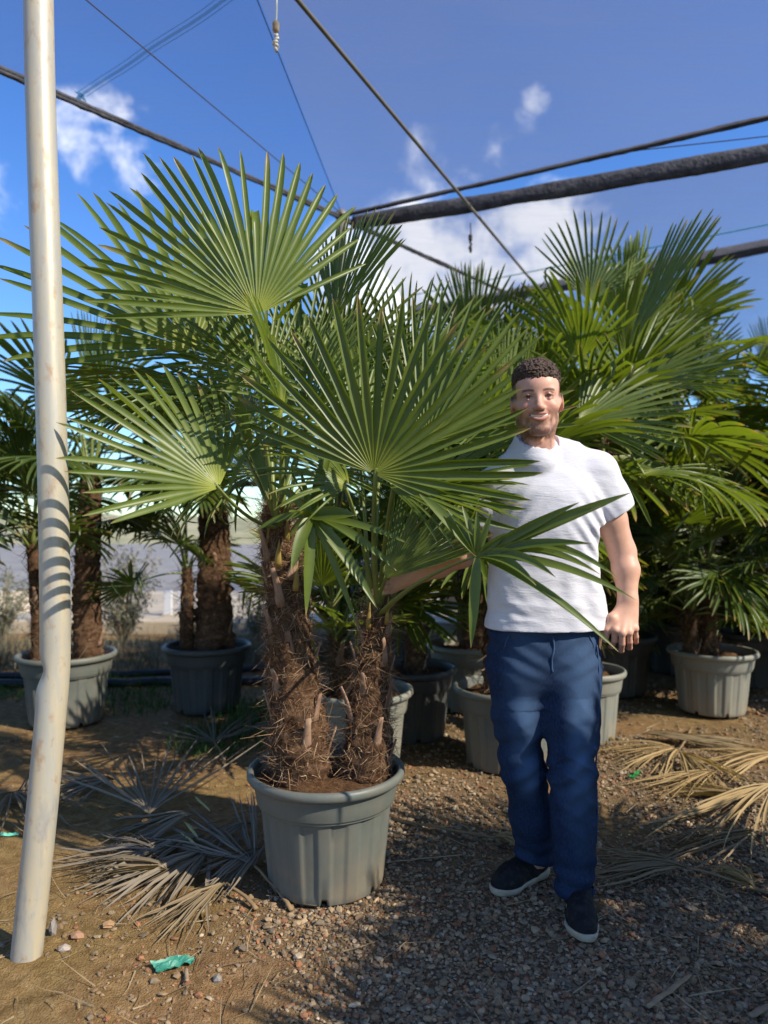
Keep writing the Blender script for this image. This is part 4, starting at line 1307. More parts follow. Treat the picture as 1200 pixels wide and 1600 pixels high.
# ------------------------------------------------------------------ the man: signed-distance sculpting
class Vol:
    """a distance field on a grid; shapes are blended in, then turned into one smooth skin"""
    def __init__(s, lo, hi, h):
        s.lo, s.h = np.array(lo, float), h
        s.n = np.ceil((np.array(hi) - s.lo) / h).astype(int) + 1
        s.ax = [(s.lo[i] + np.arange(s.n[i]) * h).astype(np.float32) for i in range(3)]
        s.A = np.full(tuple(s.n), 1.0, np.float32)
    def _sub(s, lo, hi):
        a = np.clip(np.floor((np.asarray(lo) - s.lo) / s.h).astype(int), 0, s.n)
        b = np.clip(np.ceil((np.asarray(hi) - s.lo) / s.h).astype(int) + 1, 0, s.n)
        sl = tuple(slice(int(x), int(y)) for x, y in zip(a, b))
        return sl, s.ax[0][sl[0]][:, None, None], s.ax[1][sl[1]][None, :, None], s.ax[2][sl[2]][None, None, :]
    def blend(s, fn, lo, hi, k, mode='add'):
        pad = k + 4 * s.h
        sl, X, Y, Z = s._sub(np.asarray(lo) - pad, np.asarray(hi) + pad)
        if min(x.stop - x.start for x in sl) <= 0: return
        b = fn(X, Y, Z).astype(np.float32); a = s.A[sl]
        if mode == 'add':
            hh = np.clip(.5 + .5 * (a - b) / k, 0, 1)
            s.A[sl] = a * (1 - hh) + b * hh - k * hh * (1 - hh)
        elif mode == 'cut':
            b = -b
            hh = np.clip(.5 - .5 * (a - b) / k, 0, 1)
            s.A[sl] = a * (1 - hh) + b * hh + k * hh * (1 - hh)
    def cone(s, p, q, r1, r2, k=.02, mode='add', sc=(1, 1, 1)):
        p, q = np.asarray(p, float), np.asarray(q, float); ba = q - p; L2 = ba @ ba + 1e-12
        def fn(X, Y, Z):
            t_ = np.clip(((X - p[0]) * ba[0] + (Y - p[1]) * ba[1] + (Z - p[2]) * ba[2]) / L2, 0, 1)
            return np.sqrt(((X - p[0] - t_ * ba[0]) / sc[0]) ** 2 + ((Y - p[1] - t_ * ba[1]) / sc[1]) ** 2 + ((Z - p[2] - t_ * ba[2]) / sc[2]) ** 2) - (r1 + (r2 - r1) * t_)
        r = max(r1, r2)
        s.blend(fn, np.minimum(p, q) - r, np.maximum(p, q) + r, k, mode)
    def chain(s, pts, rad, k=.02, mode='add'):
        for i in range(len(pts) - 1): s.cone(pts[i], pts[i + 1], rad[i], rad[i + 1], k, mode)
    def ell(s, c, r, k=.02, mode='add', rot=None):
        c, r = np.asarray(c, float), np.asarray(r, float)
        Rm = np.array(rot) if rot is not None else np.eye(3)
        def fn(X, Y, Z):
            x, y, z = X - c[0], Y - c[1], Z - c[2]
            u = Rm[0, 0] * x + Rm[0, 1] * y + Rm[0, 2] * z; v = Rm[1, 0] * x + Rm[1, 1] * y + Rm[1, 2] * z; w = Rm[2, 0] * x + Rm[2, 1] * y + Rm[2, 2] * z
            k0 = np.sqrt((u / r[0]) ** 2 + (v / r[1]) ** 2 + (w / r[2]) ** 2) + 1e-6
            k1 = np.sqrt((u / r[0] ** 2) ** 2 + (v / r[1] ** 2) ** 2 + (w / r[2] ** 2) ** 2) + 1e-6
            return k0 * (k0 - 1) / k1
        m = r.max(); s.blend(fn, c - m, c + m, k, mode)
    def loft(s, rows, k=.02, mode='add', p=2.4):
        """rows: z, cx, cy, half width, half depth"""
        rows = np.array(sorted(rows)); zs = rows[:, 0]
        def fn(X, Y, Z):
            z = np.clip(Z, zs[0], zs[-1])
            zd = np.linspace(zs[0], zs[-1], 200)
            def sm(col):
                v = np.interp(zd, zs, col); ker = np.hanning(23); ker /= ker.sum()
                return np.interp(z, zd, np.convolve(np.pad(v, 11, 'edge'), ker, 'valid'))
            cx, cy, a, b = sm(rows[:, 1]), sm(rows[:, 2]), sm(rows[:, 3]), sm(rows[:, 4])
            d = ((np.abs((X - cx) / a) ** p + np.abs((Y - cy) / b) ** p) ** (1 / p) - 1) * np.minimum(a, b)
            return np.maximum(d, np.maximum(Z - zs[-1], zs[0] - Z))
        m = max(rows[:, 3].max(), rows[:, 4].max())
        lo = (rows[:, 1].min() - m, rows[:, 2].min() - m, zs[0]); hi = (rows[:, 1].max() + m, rows[:, 2].max() + m, zs[-1])
        s.blend(fn, lo, hi, k, mode)
    def half(s, pt, nrm, lo, hi):
        """cut away everything on the side of nrm inside the box lo..hi"""
        pt, nrm = np.asarray(pt, float), np.asarray(nrm, float); nrm = nrm / np.linalg.norm(nrm)
        sl, X, Y, Z = s._sub(lo, hi)
        d = (X - pt[0]) * nrm[0] + (Y - pt[1]) * nrm[1] + (Z - pt[2]) * nrm[2]
        s.A[sl] = np.maximum(s.A[sl], d.astype(np.float32))
    def displace(s, fn, band=.03):
        i = np.nonzero(np.abs(s.A) < band)
        x, y, z = s.ax[0][i[0]].astype(float), s.ax[1][i[1]].astype(float), s.ax[2][i[2]].astype(float)
        s.A[i] += fn(x, y, z).astype(np.float32)
    def skin(s):
        """naive surface nets"""
        A = s.A
        S = (A < 0)
        c = np.zeros(tuple(np.array(A.shape) - 1), np.uint8)
        for dx in (0, 1):
            for dy in (0, 1):
                for dz in (0, 1):
                    c += S[dx:A.shape[0] - 1 + dx, dy:A.shape[1] - 1 + dy, dz:A.shape[2] - 1 + dz]
        act = (c > 0) & (c < 8)
        I = np.argwhere(act)
        ids = np.full(act.shape, -1, np.int32); ids[act] = np.arange(len(I))
        cor = np.array([(a, b, d) for a in (0, 1) for b in (0, 1) for d in (0, 1)])
        val = np.stack([A[I[:, 0] + o[0], I[:, 1] + o[1], I[:, 2] + o[2]] for o in cor], 1).astype(float)
        sm = np.zeros((len(I), 3)); ct = np.zeros(len(I))
        for a in range(8):
            for b in range(a + 1, 8):
                if np.abs(cor[a] - cor[b]).sum() != 1: continue
                va, vb = val[:, a], val[:, b]; m = (va < 0) != (vb < 0)
                t_ = np.where(m, va / np.where(m, va - vb, 1), 0)
                sm += m[:, None] * (cor[a] + (cor[b] - cor[a]) * t_[:, None]); ct += m
        V = s.lo + (I + sm / np.maximum(ct, 1)[:, None]) * s.h
        Fs = []
        for axd in range(3):
            u, v = (axd + 1) % 3, (axd + 2) % 3
            s0 = [slice(None)] * 3; s1 = [slice(None)] * 3
            s0[axd] = slice(0, -1); s1[axd] = slice(1, None)
            a, b = S[tuple(s0)], S[tuple(s1)]
            for flip in (False, True):
                E = np.argwhere((a & ~b) if not flip else (~a & b))
                E = E[(E[:, u] > 0) & (E[:, v] > 0) & (E[:, u] < A.shape[u] - 1) & (E[:, v] < A.shape[v] - 1)]
                if not len(E): continue
                def cell(du, dv):
                    e = E.copy(); e[:, u] += du; e[:, v] += dv
                    return ids[e[:, 0], e[:, 1], e[:, 2]]
                q = np.stack([cell(-1, -1), cell(0, -1), cell(0, 0), cell(-1, 0)], 1)
                if flip: q = q[:, ::-1]
                Fs.append(q)
        Fa = np.concatenate(Fs)
        return V, Fa[(Fa >= 0).all(1)]


def sstep(x, a, b):
    t_ = np.clip((x - a) / (b - a), 0, 1); return t_ * t_ * (3 - 2 * t_)


man = empty('person', (.57, 2.42, 0))
tag(man, 'smiling man in white t-shirt and blue jeans gripping the palm trunk, left arm hanging', 'person')

# ---- head, in its own frame: x to the picture's right, y forward (towards the camera), z up, eyes at z = 0
HEAD_O = pix(838.5, 624, 2.385)
yaw, roll, pitch = math.radians(-8), math.radians(-2.5), math.radians(3)
HEAD_M = Matrix.Translation(Vector([float(c) for c in HEAD_O])) @ Matrix.Rotation(yaw, 4, 'Z') @ Matrix.Rotation(roll, 4, 'Y') @ Matrix.Rotation(pitch, 4, 'X') @ Matrix.Diagonal((1, -1, 1, 1))


def head_vol():
    v = Vol((-.112, -.135, -.215), (.112, .135, .150), .0019)
    v.ell((0, -.018, .038), (.0785, .098, .090), .01)
    v.ell((0, .028, -.022), (.0665, .062, .092), .03)
    v.ell((0, .040, .040), (.062, .050, .045), .025)                        # forehead
    for s in (-1, 1):
        v.cone((s * .052, -.002, -.070), (s * .020, .062, -.106), .016, .015, .026)  # jaw
        v.ell((s * .0405, .058, -.034), (.024, .024, .019), .020)                  # lifted cheek
        v.cone((s * .060, .030, -.020), (s * .066, -.005, -.012), .012, .012, .02)   # cheekbone
    v.ell((0, .066, -.106), (.024, .020, .018), .022)                          # chin
    v.cone((-.040, .070, .0165), (.040, .070, .0165), .0115, .0115, .014)      # brow
    v.ell((0, .078, -.062), (.030, .018, .024), .018)                          # muzzle
    for s in (-1, 1):
        v.ell((s * .0335, .094, -.001), (.018, .017, .0105), .009, 'cut')          # socket
        v.ell((s * .0335, .0685, -.001), (.0135, .0135, .0130), .003)               # eyeball
        v.cone((s * .0205, .0795, .0035), (s * .0335, .0835, .0062), .0030, .0034, .004)
        v.cone((s * .0335, .0835, .0062), (s * .0465, .0755, .0020), .0034, .0028, .004)
        v.cone((s * .021, .079, -.0052), (s * .0340, .0815, -.0082), .0026, .0032, .005)
        v.cone((s * .0340, .0815, -.0082), (s * .046, .0735, -.0040), .0032, .0026, .005)
    v.cone((0, .0815, .006), (0, .1035, -.0345), .0082, .0118, .010)           # nose
    v.ell((0, .1045, -.0365), (.0125, .0105, .0098), .006)
    for s in (-1, 1):
        v.ell((s * .0135, .0940, -.0395), (.0082, .0105, .0080), .005)
        v.ell((s * .0065, .1010, -.0480), (.0042, .0060, .0028), .003, 'cut')
    # smile: mouth gap, lips, teeth
    def sm(x, z0, up): return z0 + up * x * x
    W_ = .0345
    xs = np.linspace(-W_, W_, 13)
    yy = .0970 - 13 * xs ** 2
    taper = lambda x, p=1.0: max(0., 1 - (abs(x) / (W_ * 1.04)) ** 2) ** p
    for i in range(12):
        a, b = xs[i], xs[i + 1]
        v.cone((a, yy[i] + .001, sm(a, -.0650, 6.5)), (b, yy[i + 1] + .001, sm(b, -.0650, 6.5)), .0068 * taper(a, .8) + .0006, .0068 * taper(b, .8) + .0006, .0018, 'cut')
    for i in range(12):
        a, b = xs[i], xs[i + 1]
        v.cone((a, yy[i] - .0015, sm(a, -.0562, 3.5)), (b, yy[i + 1] - .0015, sm(b, -.0562, 3.5)), .0030 * taper(a, .5) + .0006, .0030 * taper(b, .5) + .0006, .003)
        v.cone((a, yy[i] - .0015, sm(a, -.0752, 14)), (b, yy[i + 1] - .0015, sm(b, -.0752, 14)), .0046 * taper(a, .6) + .0004, .0046 * taper(b, .6) + .0004, .003)
    v.ell((0, .0665, -.0605), (.0300, .0255, .0068), .001)                      # upper teeth
    # folds beside the mouth
    for s in (-1, 1):
        v.cone((s * .0215, .0960, -.043), (s * .0415, .0790, -.066), .0026, .0042, .009, 'cut')
    # ears
    for s in (-1, 1):
        rot = Matrix.Rotation(s * .30, 3, 'Z')
        v.ell((s * .0805, -.012, -.014), (.0080, .0180, .0310), .006, rot=rot)
        v.ell((s * .0875, -.009, -.009), (.0055, .0105, .0175), .004, 'cut', rot=rot)
    # neck and the slope to the shoulders
    v.cone((0, -.022, -.055), (0, -.034, -.215), .0540, .0570, .026)
    for s in (-1, 1):
        v.cone((s * .055, -.022, -.045), (s * .022, .020, -.190), .014, .014, .02)
    v.ell((0, .032, -.135), (.011, .010, .012), .012)
    return v


HV = head_vol()
V_h, F_h = HV.skin()
x, y, z = V_h.T
fr = sstep(y, .0, .03)                                                         # faces forward
col_h = np.tile(np.array([.66, .37, .265]), (len(V_h), 1))


def paint(m, c):
    m = np.clip(m, 0, 1)[:, None]; col_h[:] = col_h * (1 - m) + np.array(c) * m


ax_ = np.abs(x)
paint(.55 * np.exp(-(((ax_ - .043) / .018) ** 2 + ((z + .030) / .016) ** 2)) * fr, (.56, .19, .13))       # cheeks
paint(.45 * np.exp(-((x / .012) ** 2 + ((z + .036) / .012) ** 2)) * sstep(y, .09, .1), (.52, .20, .14))     # nose tip
paint(.55 * sstep(ax_, .078, .086) * (y < .02), (.55, .22, .15))                                         # ears
nz_ = vnoise(x * 260, y * 260, z * 260, 4) * .25 + vnoise(x * 90, y * 90, z * 90, 6) * .2
beard = np.maximum(sstep(-z, .072, .100), sstep(ax_, .045, .060) * sstep(-z, .030, .070)) * sstep(y, -.022, .004) * sstep(z, -.146, -.128)
beard = np.maximum(beard, .9 * np.exp(-((ax_ - .012) / .020) ** 2) * np.exp(-((z + .0510) / .0058) ** 2) * sstep(y, .08, .09))
beard = np.maximum(beard, np.exp(-((ax_ - .038) / .008) ** 2) * sstep(-z, .055, .075) * fr)
paint((.68 + nz_) * beard, (.10, .052, .034))
tp = np.clip(1 - (x / .036) ** 2, 0, 1)
lip_u = np.exp(-((z - (-.0562 + 3.5 * x * x)) / .0034) ** 2) * (ax_ < .034) * sstep(y, .072, .080)
lip_l = np.exp(-((z - (-.0756 + 14 * x * x)) / .0048) ** 2) * (ax_ < .030) * sstep(y, .072, .080)
paint(.75 * np.maximum(lip_u, lip_l), (.42, .135, .115))
gap = (np.abs(z - (-.0650 + 6.5 * x * x)) < .0066 * tp ** .8) & (ax_ < .034) & (y < .0945 - 13 * x * x) & (y > .05)
paint(gap * .95, (.10, .03, .028))
teeth = gap & (z > -.0678 + 9 * x * x) & (ax_ < .0265)
paint(teeth * 1.0, (.86, .82, .74))
ex = ax_ - .0335
eye = (np.abs(ex) < .0125) & (np.abs(z + .0008) < .0052 * (1 - (ex / .0135) ** 2)) & (y > .062)
paint(eye * 1.0, (.42, .36, .33))
paint((eye & (np.abs(ex) < .0062)) * 1.0, (.028, .016, .010))
lash = np.exp(-((z - (.0052 - 26 * ex * ex)) / .0018) ** 2) * (np.abs(ex) < .0145) * sstep(y, .06, .07)
paint(.85 * lash, (.05, .025, .018))
bz = .0205 + .05 * (ax_ - .030) - 7 * (ax_ - .030) ** 2
brow = np.exp(-((z - bz) / .0042) ** 4) * sstep(ax_, .011, .017) * sstep(-ax_, -.056, -.048) * sstep(y, .04, .06)
paint((.86 + nz_ * .5) * brow, (.040, .022, .015))
paint(.35 * np.exp(-((ax_ - .033) / .02) ** 2 - ((z - .003) / .012) ** 2) * fr, (.30, .14, .10))
# short faded hair at the sides is coloured on the scalp
side = sstep(z, -.014, .010) * sstep(-y, -.054, -.036) * sstep(ax_, .044, .054)
side = np.maximum(side, sstep(-y, .05, .08) * sstep(z, -.07, -.04))
paint(.82 * side, (.030, .018, .012))
Hm = np.array(HEAD_M)
V_hw = V_h @ Hm[:3, :3].T + Hm[:3, 3]
F_h = F_h[:, ::-1]                                                              # the frame is mirrored

# ---- arms, hands, and the body inside the clothes
def Mn(px, py, d=2.42): return pix(px, py, d)


def left_arm():
    v = Vol((.55, 2.22, .72), (.98, 2.60, 1.56), .0031)
    sh, elb, wr = Mn(928, 748, 2.44), Mn(972, 862, 2.455), Mn(981, 938, 2.405)
    v.chain([sh, (sh * .45 + elb * .55) + [.004, 0, 0], elb], [.058, .052, .0445], .02)
    v.chain([elb, elb * .62 + wr * .38 + [.004, -.004, 0], wr], [.043, .0435, .0305], .02)
    v.cone(wr, wr + [0, -.002, -.03], .029, .030, .02)
    kn = [Mn(961, 984, 2.352), Mn(972, 989, 2.346), Mn(983, 988, 2.352), Mn(992, 982, 2.366)]
    wrs = [wr + [-.016, -.002, -.012], wr + [-.006, -.007, -.014], wr + [.005, -.006, -.014], wr + [.013, .002, -.012]]
    for a, b in zip(wrs, kn): v.cone(a, b, .0165, .0122, .014)
    v.ell((np.mean(kn, 0) + wr) / 2 + [0, .012, -.004], (.034, .018, .040), .02)
    f1 = [(-1, 17, .012), (0, 17, .010), (1, 15, .010), (2, 13, .010)]
    f2 = [(-4, 9, .026), (-1, 10, .026), (0, 9, .024), (0, 8, .020)]
    f3 = [(-3, 0, .022), (-2, 1, .022), (-2, 1, .020), (-2, 1, .018)]
    cur = [(961, 984, 2.352), (972, 989, 2.346), (983, 988, 2.352), (992, 982, 2.366)]
    for i in range(4):
        r0 = (.0098, .0100, .0094, .0082)[i]
        p0 = np.array(cur[i]); p1 = p0 + f1[i]; p2 = p1 + f2[i]; p3_ = p2 + f3[i]
        v.ell(pix(*p0), (.0118, .0118, .0118), .006)
        v.chain([pix(*p0), pix(*p1), pix(*p2), pix(*p3_)], [r0 * 1.08, r0, r0 * .93, r0 * .8], .0035)
    th = [wr + [-.018, -.004, -.022], Mn(956, 966, 2.372), Mn(948, 984, 2.366), Mn(946, 1001, 2.372)]
    v.chain(th, [.017, .0155, .0112, .0090], .010)
    return v.skin()


def right_arm():
    v = Vol((-.08, 2.26, .95), (.52, 2.78, 1.56), .0033)
    sh, elb, wr = Mn(778, 752, 2.44), Mn(722, 866, 2.47), Mn(634, 906, 2.60)
    v.chain([sh, sh * .45 + elb * .55, elb], [.058, .052, .045], .02)
    v.chain([elb, elb * .6 + wr * .4, wr], [.044, .0435, .031], .02)
    k0 = Mn(612, 912, 2.615)
    for i, dz in enumerate((.030, .010, -.010, -.028)):
        kn = k0 + np.array([-.002, -.010 + abs(dz) * .2, dz])
        v.cone(wr + [-.01, 0, dz * .5], kn, .0165, .0125, .014)
        p1 = kn + np.array([-.034, -.026, -.004]); p2 = p1 + np.array([-.030, .004, -.004]); p3_ = p2 + np.array([-.014, .020, -.002])
        r0 = (.0098, .010, .0095, .0082)[i]
        v.chain([kn, p1, p2, p3_], [r0 * 1.1, r0, r0 * .93, r0 * .8], .004)
    v.chain([wr + [-.006, .008, .016], k0 + [.004, .030, .038], k0 + [-.030, .048, .034], k0 + [-.052, .044, .024]], [.017, .0150, .0112, .009], .01)
    return v.skin()


def torso_in():
    v = Vol((.28, 2.24, .05), (.86, 2.66, 1.60), .0085)
    v.loft([(.84, .55, 2.44, .150, .085), (.95, .55, 2.44, .165, .095), (1.15, .55, 2.44, .150, .090), (1.35, .55, 2.44, .165, .100), (1.46, .55, 2.45, .150, .085), (1.53, .55, 2.45, .09, .06)], .02)
    v.chain([Mn(803, 1040, 2.46), Mn(818, 1190, 2.47), Mn(838, 1340, 2.58)], [.078, .056, .042], .03)
    v.chain([Mn(895, 1040, 2.43), Mn(893, 1200, 2.40), Mn(898, 1380, 2.40)], [.078, .060, .042], .03)
    return v.skin()


parts = [(V_hw, F_h, col_h)]
for fn in (left_arm, right_arm, torso_in):
    V_, F_ = fn()
    c = np.tile(np.array([.64, .37, .26]), (len(V_), 1))
    if fn is left_arm:
        red = sstep(-V_[:, 2], -.93, -.88); c = c * (1 - .35 * red[:, None]) + np.array((.50, .20, .14)) * .35 * red[:, None]
    parts.append((V_, F_, c))
n0 = 0; VV, FF, CC = [], [], []
for V_, F_, c in parts:
    VV.append(V_); FF.append(F_ + n0); CC.append(c); n0 += len(V_)
obj('body', fast_mesh('body', np.concatenate(VV), np.concatenate(FF), True, np.concatenate(CC)), M['skin'], man)

# ---- hair: a curly cap
def hair():
    v = Vol((-.105, -.135, -.09), (.105, .105, .160), .0019)
    v.ell((0, -.018, .041), (.0795, .0995, .0925), .008)
    v.ell((0, .012, .068), (.070, .072, .058), .02)
    v.ell((.0, .050, .083), (.050, .030, .028), .02)
    # clear the face, ears and nape: hairline height by how far forward
    zl = np.interp(v.ax[1], [-.135, -.07, -.03, -.004, .012, .030, .050, .064, .10], [-.065, -.050, -.020, -.004, -.002, .027, .048, .0545, .056])
    d = (zl[None, :, None] - v.ax[2][None, None, :]) * .85 - .06 * np.maximum(0, np.abs(v.ax[0][:, None, None]) - .05) + .0 * v.A
    d = d + .004 * vnoise(v.ax[0][:, None, None] * 120., v.ax[1][None, :, None] * 60., 0. * v.A, 3)
    v.A = np.maximum(v.A, d.astype(np.float32))
    def curls(x, y, z):
        top = sstep(z, .03, .075)
        n = np.abs(vnoise(x * 115, y * 115, z * 115, 8)) + .7 * np.abs(vnoise(x * 210, y * 210, z * 210, 9))
        return -(.0075 * n * top) + .0016 * (1 - top) + .001
    v.displace(curls, .02)
    return v.skin()


V_, F_ = hair()
V_ = V_ @ Hm[:3, :3].T + Hm[:3, 3]
obj('hair', fast_mesh('hair', V_, F_[:, ::-1]), M['hair'], man)

# ---- t-shirt
COLLAR = (0, 0, 1.562, 0, -.62, 1.)


def tshirt():
    v = Vol((.24, 2.20, .90), (.90, 2.66, 1.62), .0040)
    cy = 2.44
    v.cone((Hm[0, 3] + .003, Hm[1, 3] + .02, 1.50), (Hm[0, 3] + .002, Hm[1, 3] + .03, 1.575), .080, .070, .03)
    v.loft([(.938, .553, cy, .209, .135), (1.00, .552, cy, .203, .131), (1.115, .549, cy, .191, .124), (1.22, .549, cy, .187, .122), (1.30, .550, cy - .003, .190, .126), (1.40, .552, cy, .192, .124), (1.46, .553, cy + .008, .178, .108), (1.515, .554, cy + .014, .135, .085), (1.555, .553, cy + .018, .088, .068)], .01, p=2.35)
    shL, shR = Mn(930, 738, 2.44), Mn(778, 758, 2.44)
    nb = np.array([.553, 2.455, 1.535])
    v.cone(nb + [.05, 0, -.005], shL, .062, .064, .05); v.cone(nb + [-.05, 0, -.005], shR, .062, .064, .05)
    eL, eR = Mn(972, 832, 2.455), Mn(735, 838, 2.46)
    v.chain([shL, shL * .5 + eL * .5, eL], [.068, .067, .065], .028)
    v.chain([shR, shR * .5 + eR * .5, eR], [.068, .067, .066], .028)
    # creases
    def fold(x, y, z):
        low = sstep(-z, -1.25, -1.0)
        n1 = vnoise(x * 9 + z * 3, y * 9, z * 20, 21); n2 = vnoise(x * 22, y * 22, z * 40 + x * 8, 22)
        n3 = vnoise(x * 5, y * 5, z * 7, 23)
        drag = np.exp(-((x - .70) / .07) ** 2 - ((z - 1.27) / .10) ** 2) * np.sin((z * 1.0 + (x - .7) * 1.3) * 95) * .0045
        drag = drag + np.exp(-((x - .43) / .07) ** 2 - ((z - 1.30) / .10) ** 2) * np.sin((z * 1.0 - (x - .43) * 1.2) * 85) * .004
        vert = np.exp(-((z - 1.08) / .12) ** 2) * np.sin(x * 70 + z * 14 + 2 * n3) * .0028 * sstep(x, .5, .62)
        return (.0045 * np.abs(n1) * (.4 + low) + .0022 * n2 * (.35 + low) + .006 * n3 - drag - vert - .002) * (.35 + .65 * sstep(z, .935, .99))
    v.displace(fold, .028)
    # open hem, cuffs and collar
    v.loft([(.900, .553, cy, .200, .126), (.955, .552, cy, .198, .124)], .002, 'cut', 2.35)
    v.half((0, 0, .934), (0, 0, -1), (.2, 2.1, .88), (.95, 2.7, 1.0))
    dL, dR = (eL - shL) / np.linalg.norm(eL - shL), (eR - shR) / np.linalg.norm(eR - shR)
    cutL, cutR = Mn(963, 801, 2.45), Mn(742, 818, 2.455)
    v.half(cutL, dL + np.array([.10, 0, 0]), (.72, 2.2, 1.15), (.95, 2.7, 1.40))
    v.half(cutR, dR, (.20, 2.2, 1.1), (.36, 2.7, 1.40))
    v.cone(cutL - dL * .035, cutL + dL * .06, .0580, .0605, .003, 'cut'); v.cone(cutR - dR * .035, cutR + dR * .06, .0580, .0605, .003, 'cut')
    hb = Hm[:3, :3] @ np.array([0, -.020, -.10]) + Hm[:3, 3]
    v.cone((hb[0], hb[1] + .004, 1.45), (hb[0], hb[1] + .002, 1.66), .0590, .0600, .003, 'cut')
    cn_ = np.array(COLLAR[3:]); cn_ = cn_ / np.linalg.norm(cn_)
    v.blend(lambda X, Y, Z: np.maximum(np.sqrt((X - hb[0]) ** 2 + (Y - hb[1]) ** 2) - .0690, -((Y - hb[1]) * cn_[1] + (Z - COLLAR[2]) * cn_[2])), (hb[0] - .13, hb[1] - .13, 1.40), (hb[0] + .13, hb[1] + .13, 1.70), .006, 'cut')
    V_, F_ = v.skin()
    return V_, F_, hb


V_, F_, hb = tshirt()
ts = obj('t_shirt', fast_mesh('t_shirt', V_, F_), M['cotton'], man)
# ribbed collar: a flat band round the neck opening
a = np.linspace(0, 2 * np.pi, 49)
cn = np.array([hb[0], hb[1] + .001, COLLAR[2] + .003])
ring = np.stack([cn[0] + .0645 * np.cos(a), cn[1] + .0645 * np.sin(a), cn[2] + .62 * .0645 * np.sin(a)], -1)
Vc, Qc, _ = tube_arrays(ring, .0125, 12, .52, ref=(0, -.62, 1), caps=False)
obj('collar', fast_mesh('collar', Vc, Qc), M['cotton'], ts)

# ---- jeans
def jeans():
    v = Vol((.30, 2.20, .02), (.80, 2.72, 1.00), .0040)
    cy = 2.445
    v.loft([(.70, .552, cy - .004, .120, .060), (.74, .552, cy - .003, .158, .092), (.79, .552, cy, .182, .113), (.86, .552, cy, .188, .121), (.92, .551, cy, .184, .117), (.96, .55, cy, .170, .108), (.985, .55, cy, .165, .105)], .01, p=2.3)
    # his right leg (bent back a little)
    v.chain([Mn(806, 1045, 2.45), Mn(811, 1120, 2.45), Mn(817, 1200, 2.46), Mn(831, 1275, 2.52), Mn(838, 1372, 2.60)], [.094, .082, .0710, .0680, .0660], .045)
    lg = [Mn(893, 1045, 2.43), Mn(893, 1120, 2.40), Mn(893, 1200, 2.375), Mn(897, 1290, 2.375), Mn(898, 1405, 2.385)]
    v.chain(lg[:2], [.096, .092], .045)
    v.chain(lg[1:], [.092, .0830, .0720, .0650], .010)
    # gap between the legs
    v.cone(Mn(850, 1130, 2.26), Mn(852, 1230, 2.26), .012, .020, .05, 'cut')
    def fold(x, y, z):
        knee = np.exp(-((z - .50) / .13) ** 2); hem = sstep(-z, -.26, -.10); top = sstep(z, .74, .84)
        n1 = vnoise(x * 10, y * 10, z * 17 + x * 9, 31); n2 = vnoise(x * 24, y * 24, z * 42 - x * 14, 32); n3 = vnoise(x * 5, y * 5, z * 6, 33)
        hemw = np.sin(z * 95 + x * 22 + 2.5 * n3) * .0050 * hem
        kw = np.sin(z * 75 - (x - .55) * 60 + 2 * n3) * .0040 * knee
        whisk = np.sin((z - np.abs(x - .552) * .55) * 110 + n3) * .0022 * top
        return .009 * np.abs(n1) * (.35 + .8 * knee + .6 * hem) + .0025 * n2 * (.4 + knee + hem) + .006 * n3 - hemw - kw - whisk - .003
    v.displace(fold, .028)
    hemR, hemL = Mn(838, 1343, 2.575), Mn(898, 1393, 2.385)
    v.half(hemR, (-.25, -.1, -1), (.30, 2.42, .0), (.64, 2.75, .13))
    v.half(hemL, (.05, 0, -1), (.535, 2.20, .0), (.80, 2.53, .12))
    v.cone(hemR + [0, 0, .05], hemR - [0, 0, .05], .060, .060, .003, 'cut')
    v.cone(hemL + [0, 0, .05], hemL - [0, 0, .05], .059, .059, .003, 'cut')
    return v.skin()


V_, F_ = jeans()
x, y, z = V_.T
lx = np.where(z < .72, np.where(x < .515 + (.72 - z) * .03, (x - (.455 + (.78 - z) * .11)), x - .640), 99)
fade = np.exp(-(lx / .045) ** 2) * sstep(-y, -2.45, -2.38) * sstep(z, .15, .42) * .85
fade = np.maximum(fade, .75 * sstep(z, .55, .85) * np.exp(-((np.abs(x - .552) - .085) / .07) ** 2))
fade = np.clip(fade + .25 * vnoise(x * 14, y * 14, z * 9, 44), .05, 1)
jn = obj('jeans', fast_mesh('jeans', V_, F_, True, np.repeat(fade[:, None], 3, 1)), M['denim'], man)
# stitched hems, side seam and fly
def hug(Vm, pts, r, name, parent, mat, off=.0):
    """run a thin strip over the garment: every point is moved to the nearest garment vertex"""
    out = []
    for p_ in pts:
        i = np.argmin(((Vm - p_) ** 2).sum(1)); out.append(Vm[i])
    out = smooth_path(np.array(out), len(out) * 3)
    k = np.hanning(9); k /= k.sum()
    for c in range(3): out[:, c] = np.convolve(np.pad(out[:, c], 4, 'edge'), k, 'valid')
    V, Q, T = tube_arrays(out, r, 6)
    return obj(name, fast_mesh(name, V, [Q, np.array(T)]), mat, parent)


t = NT('denim_seam'); M['seam'] = t.done(t.pbr((.045, .085, .17), .9, .1))
hug(V_, [np.array([.552 + .004 * math.sin(k), 2.30, zz_]) for k, zz_ in enumerate(np.linspace(.93, .80, 8))], .0035, 'fly_seam', jn, M['seam'])
hug(V_, [Mn(938 - k * 1.2, 1000 + k * 36, 2.36) for k in range(10)], .0030, 'side_seam', jn, M['seam'])
hug(V_, [np.array([.40 - k * .006, 2.33, .925 - k * .012]) for k in range(5)], .0030, 'pocket_seam', jn, M['seam'])
hug(V_, [np.array([.70 + k * .006, 2.33, .925 - k * .012]) for k in range(5)], .0030, 'pocket_seam', jn, M['seam'])

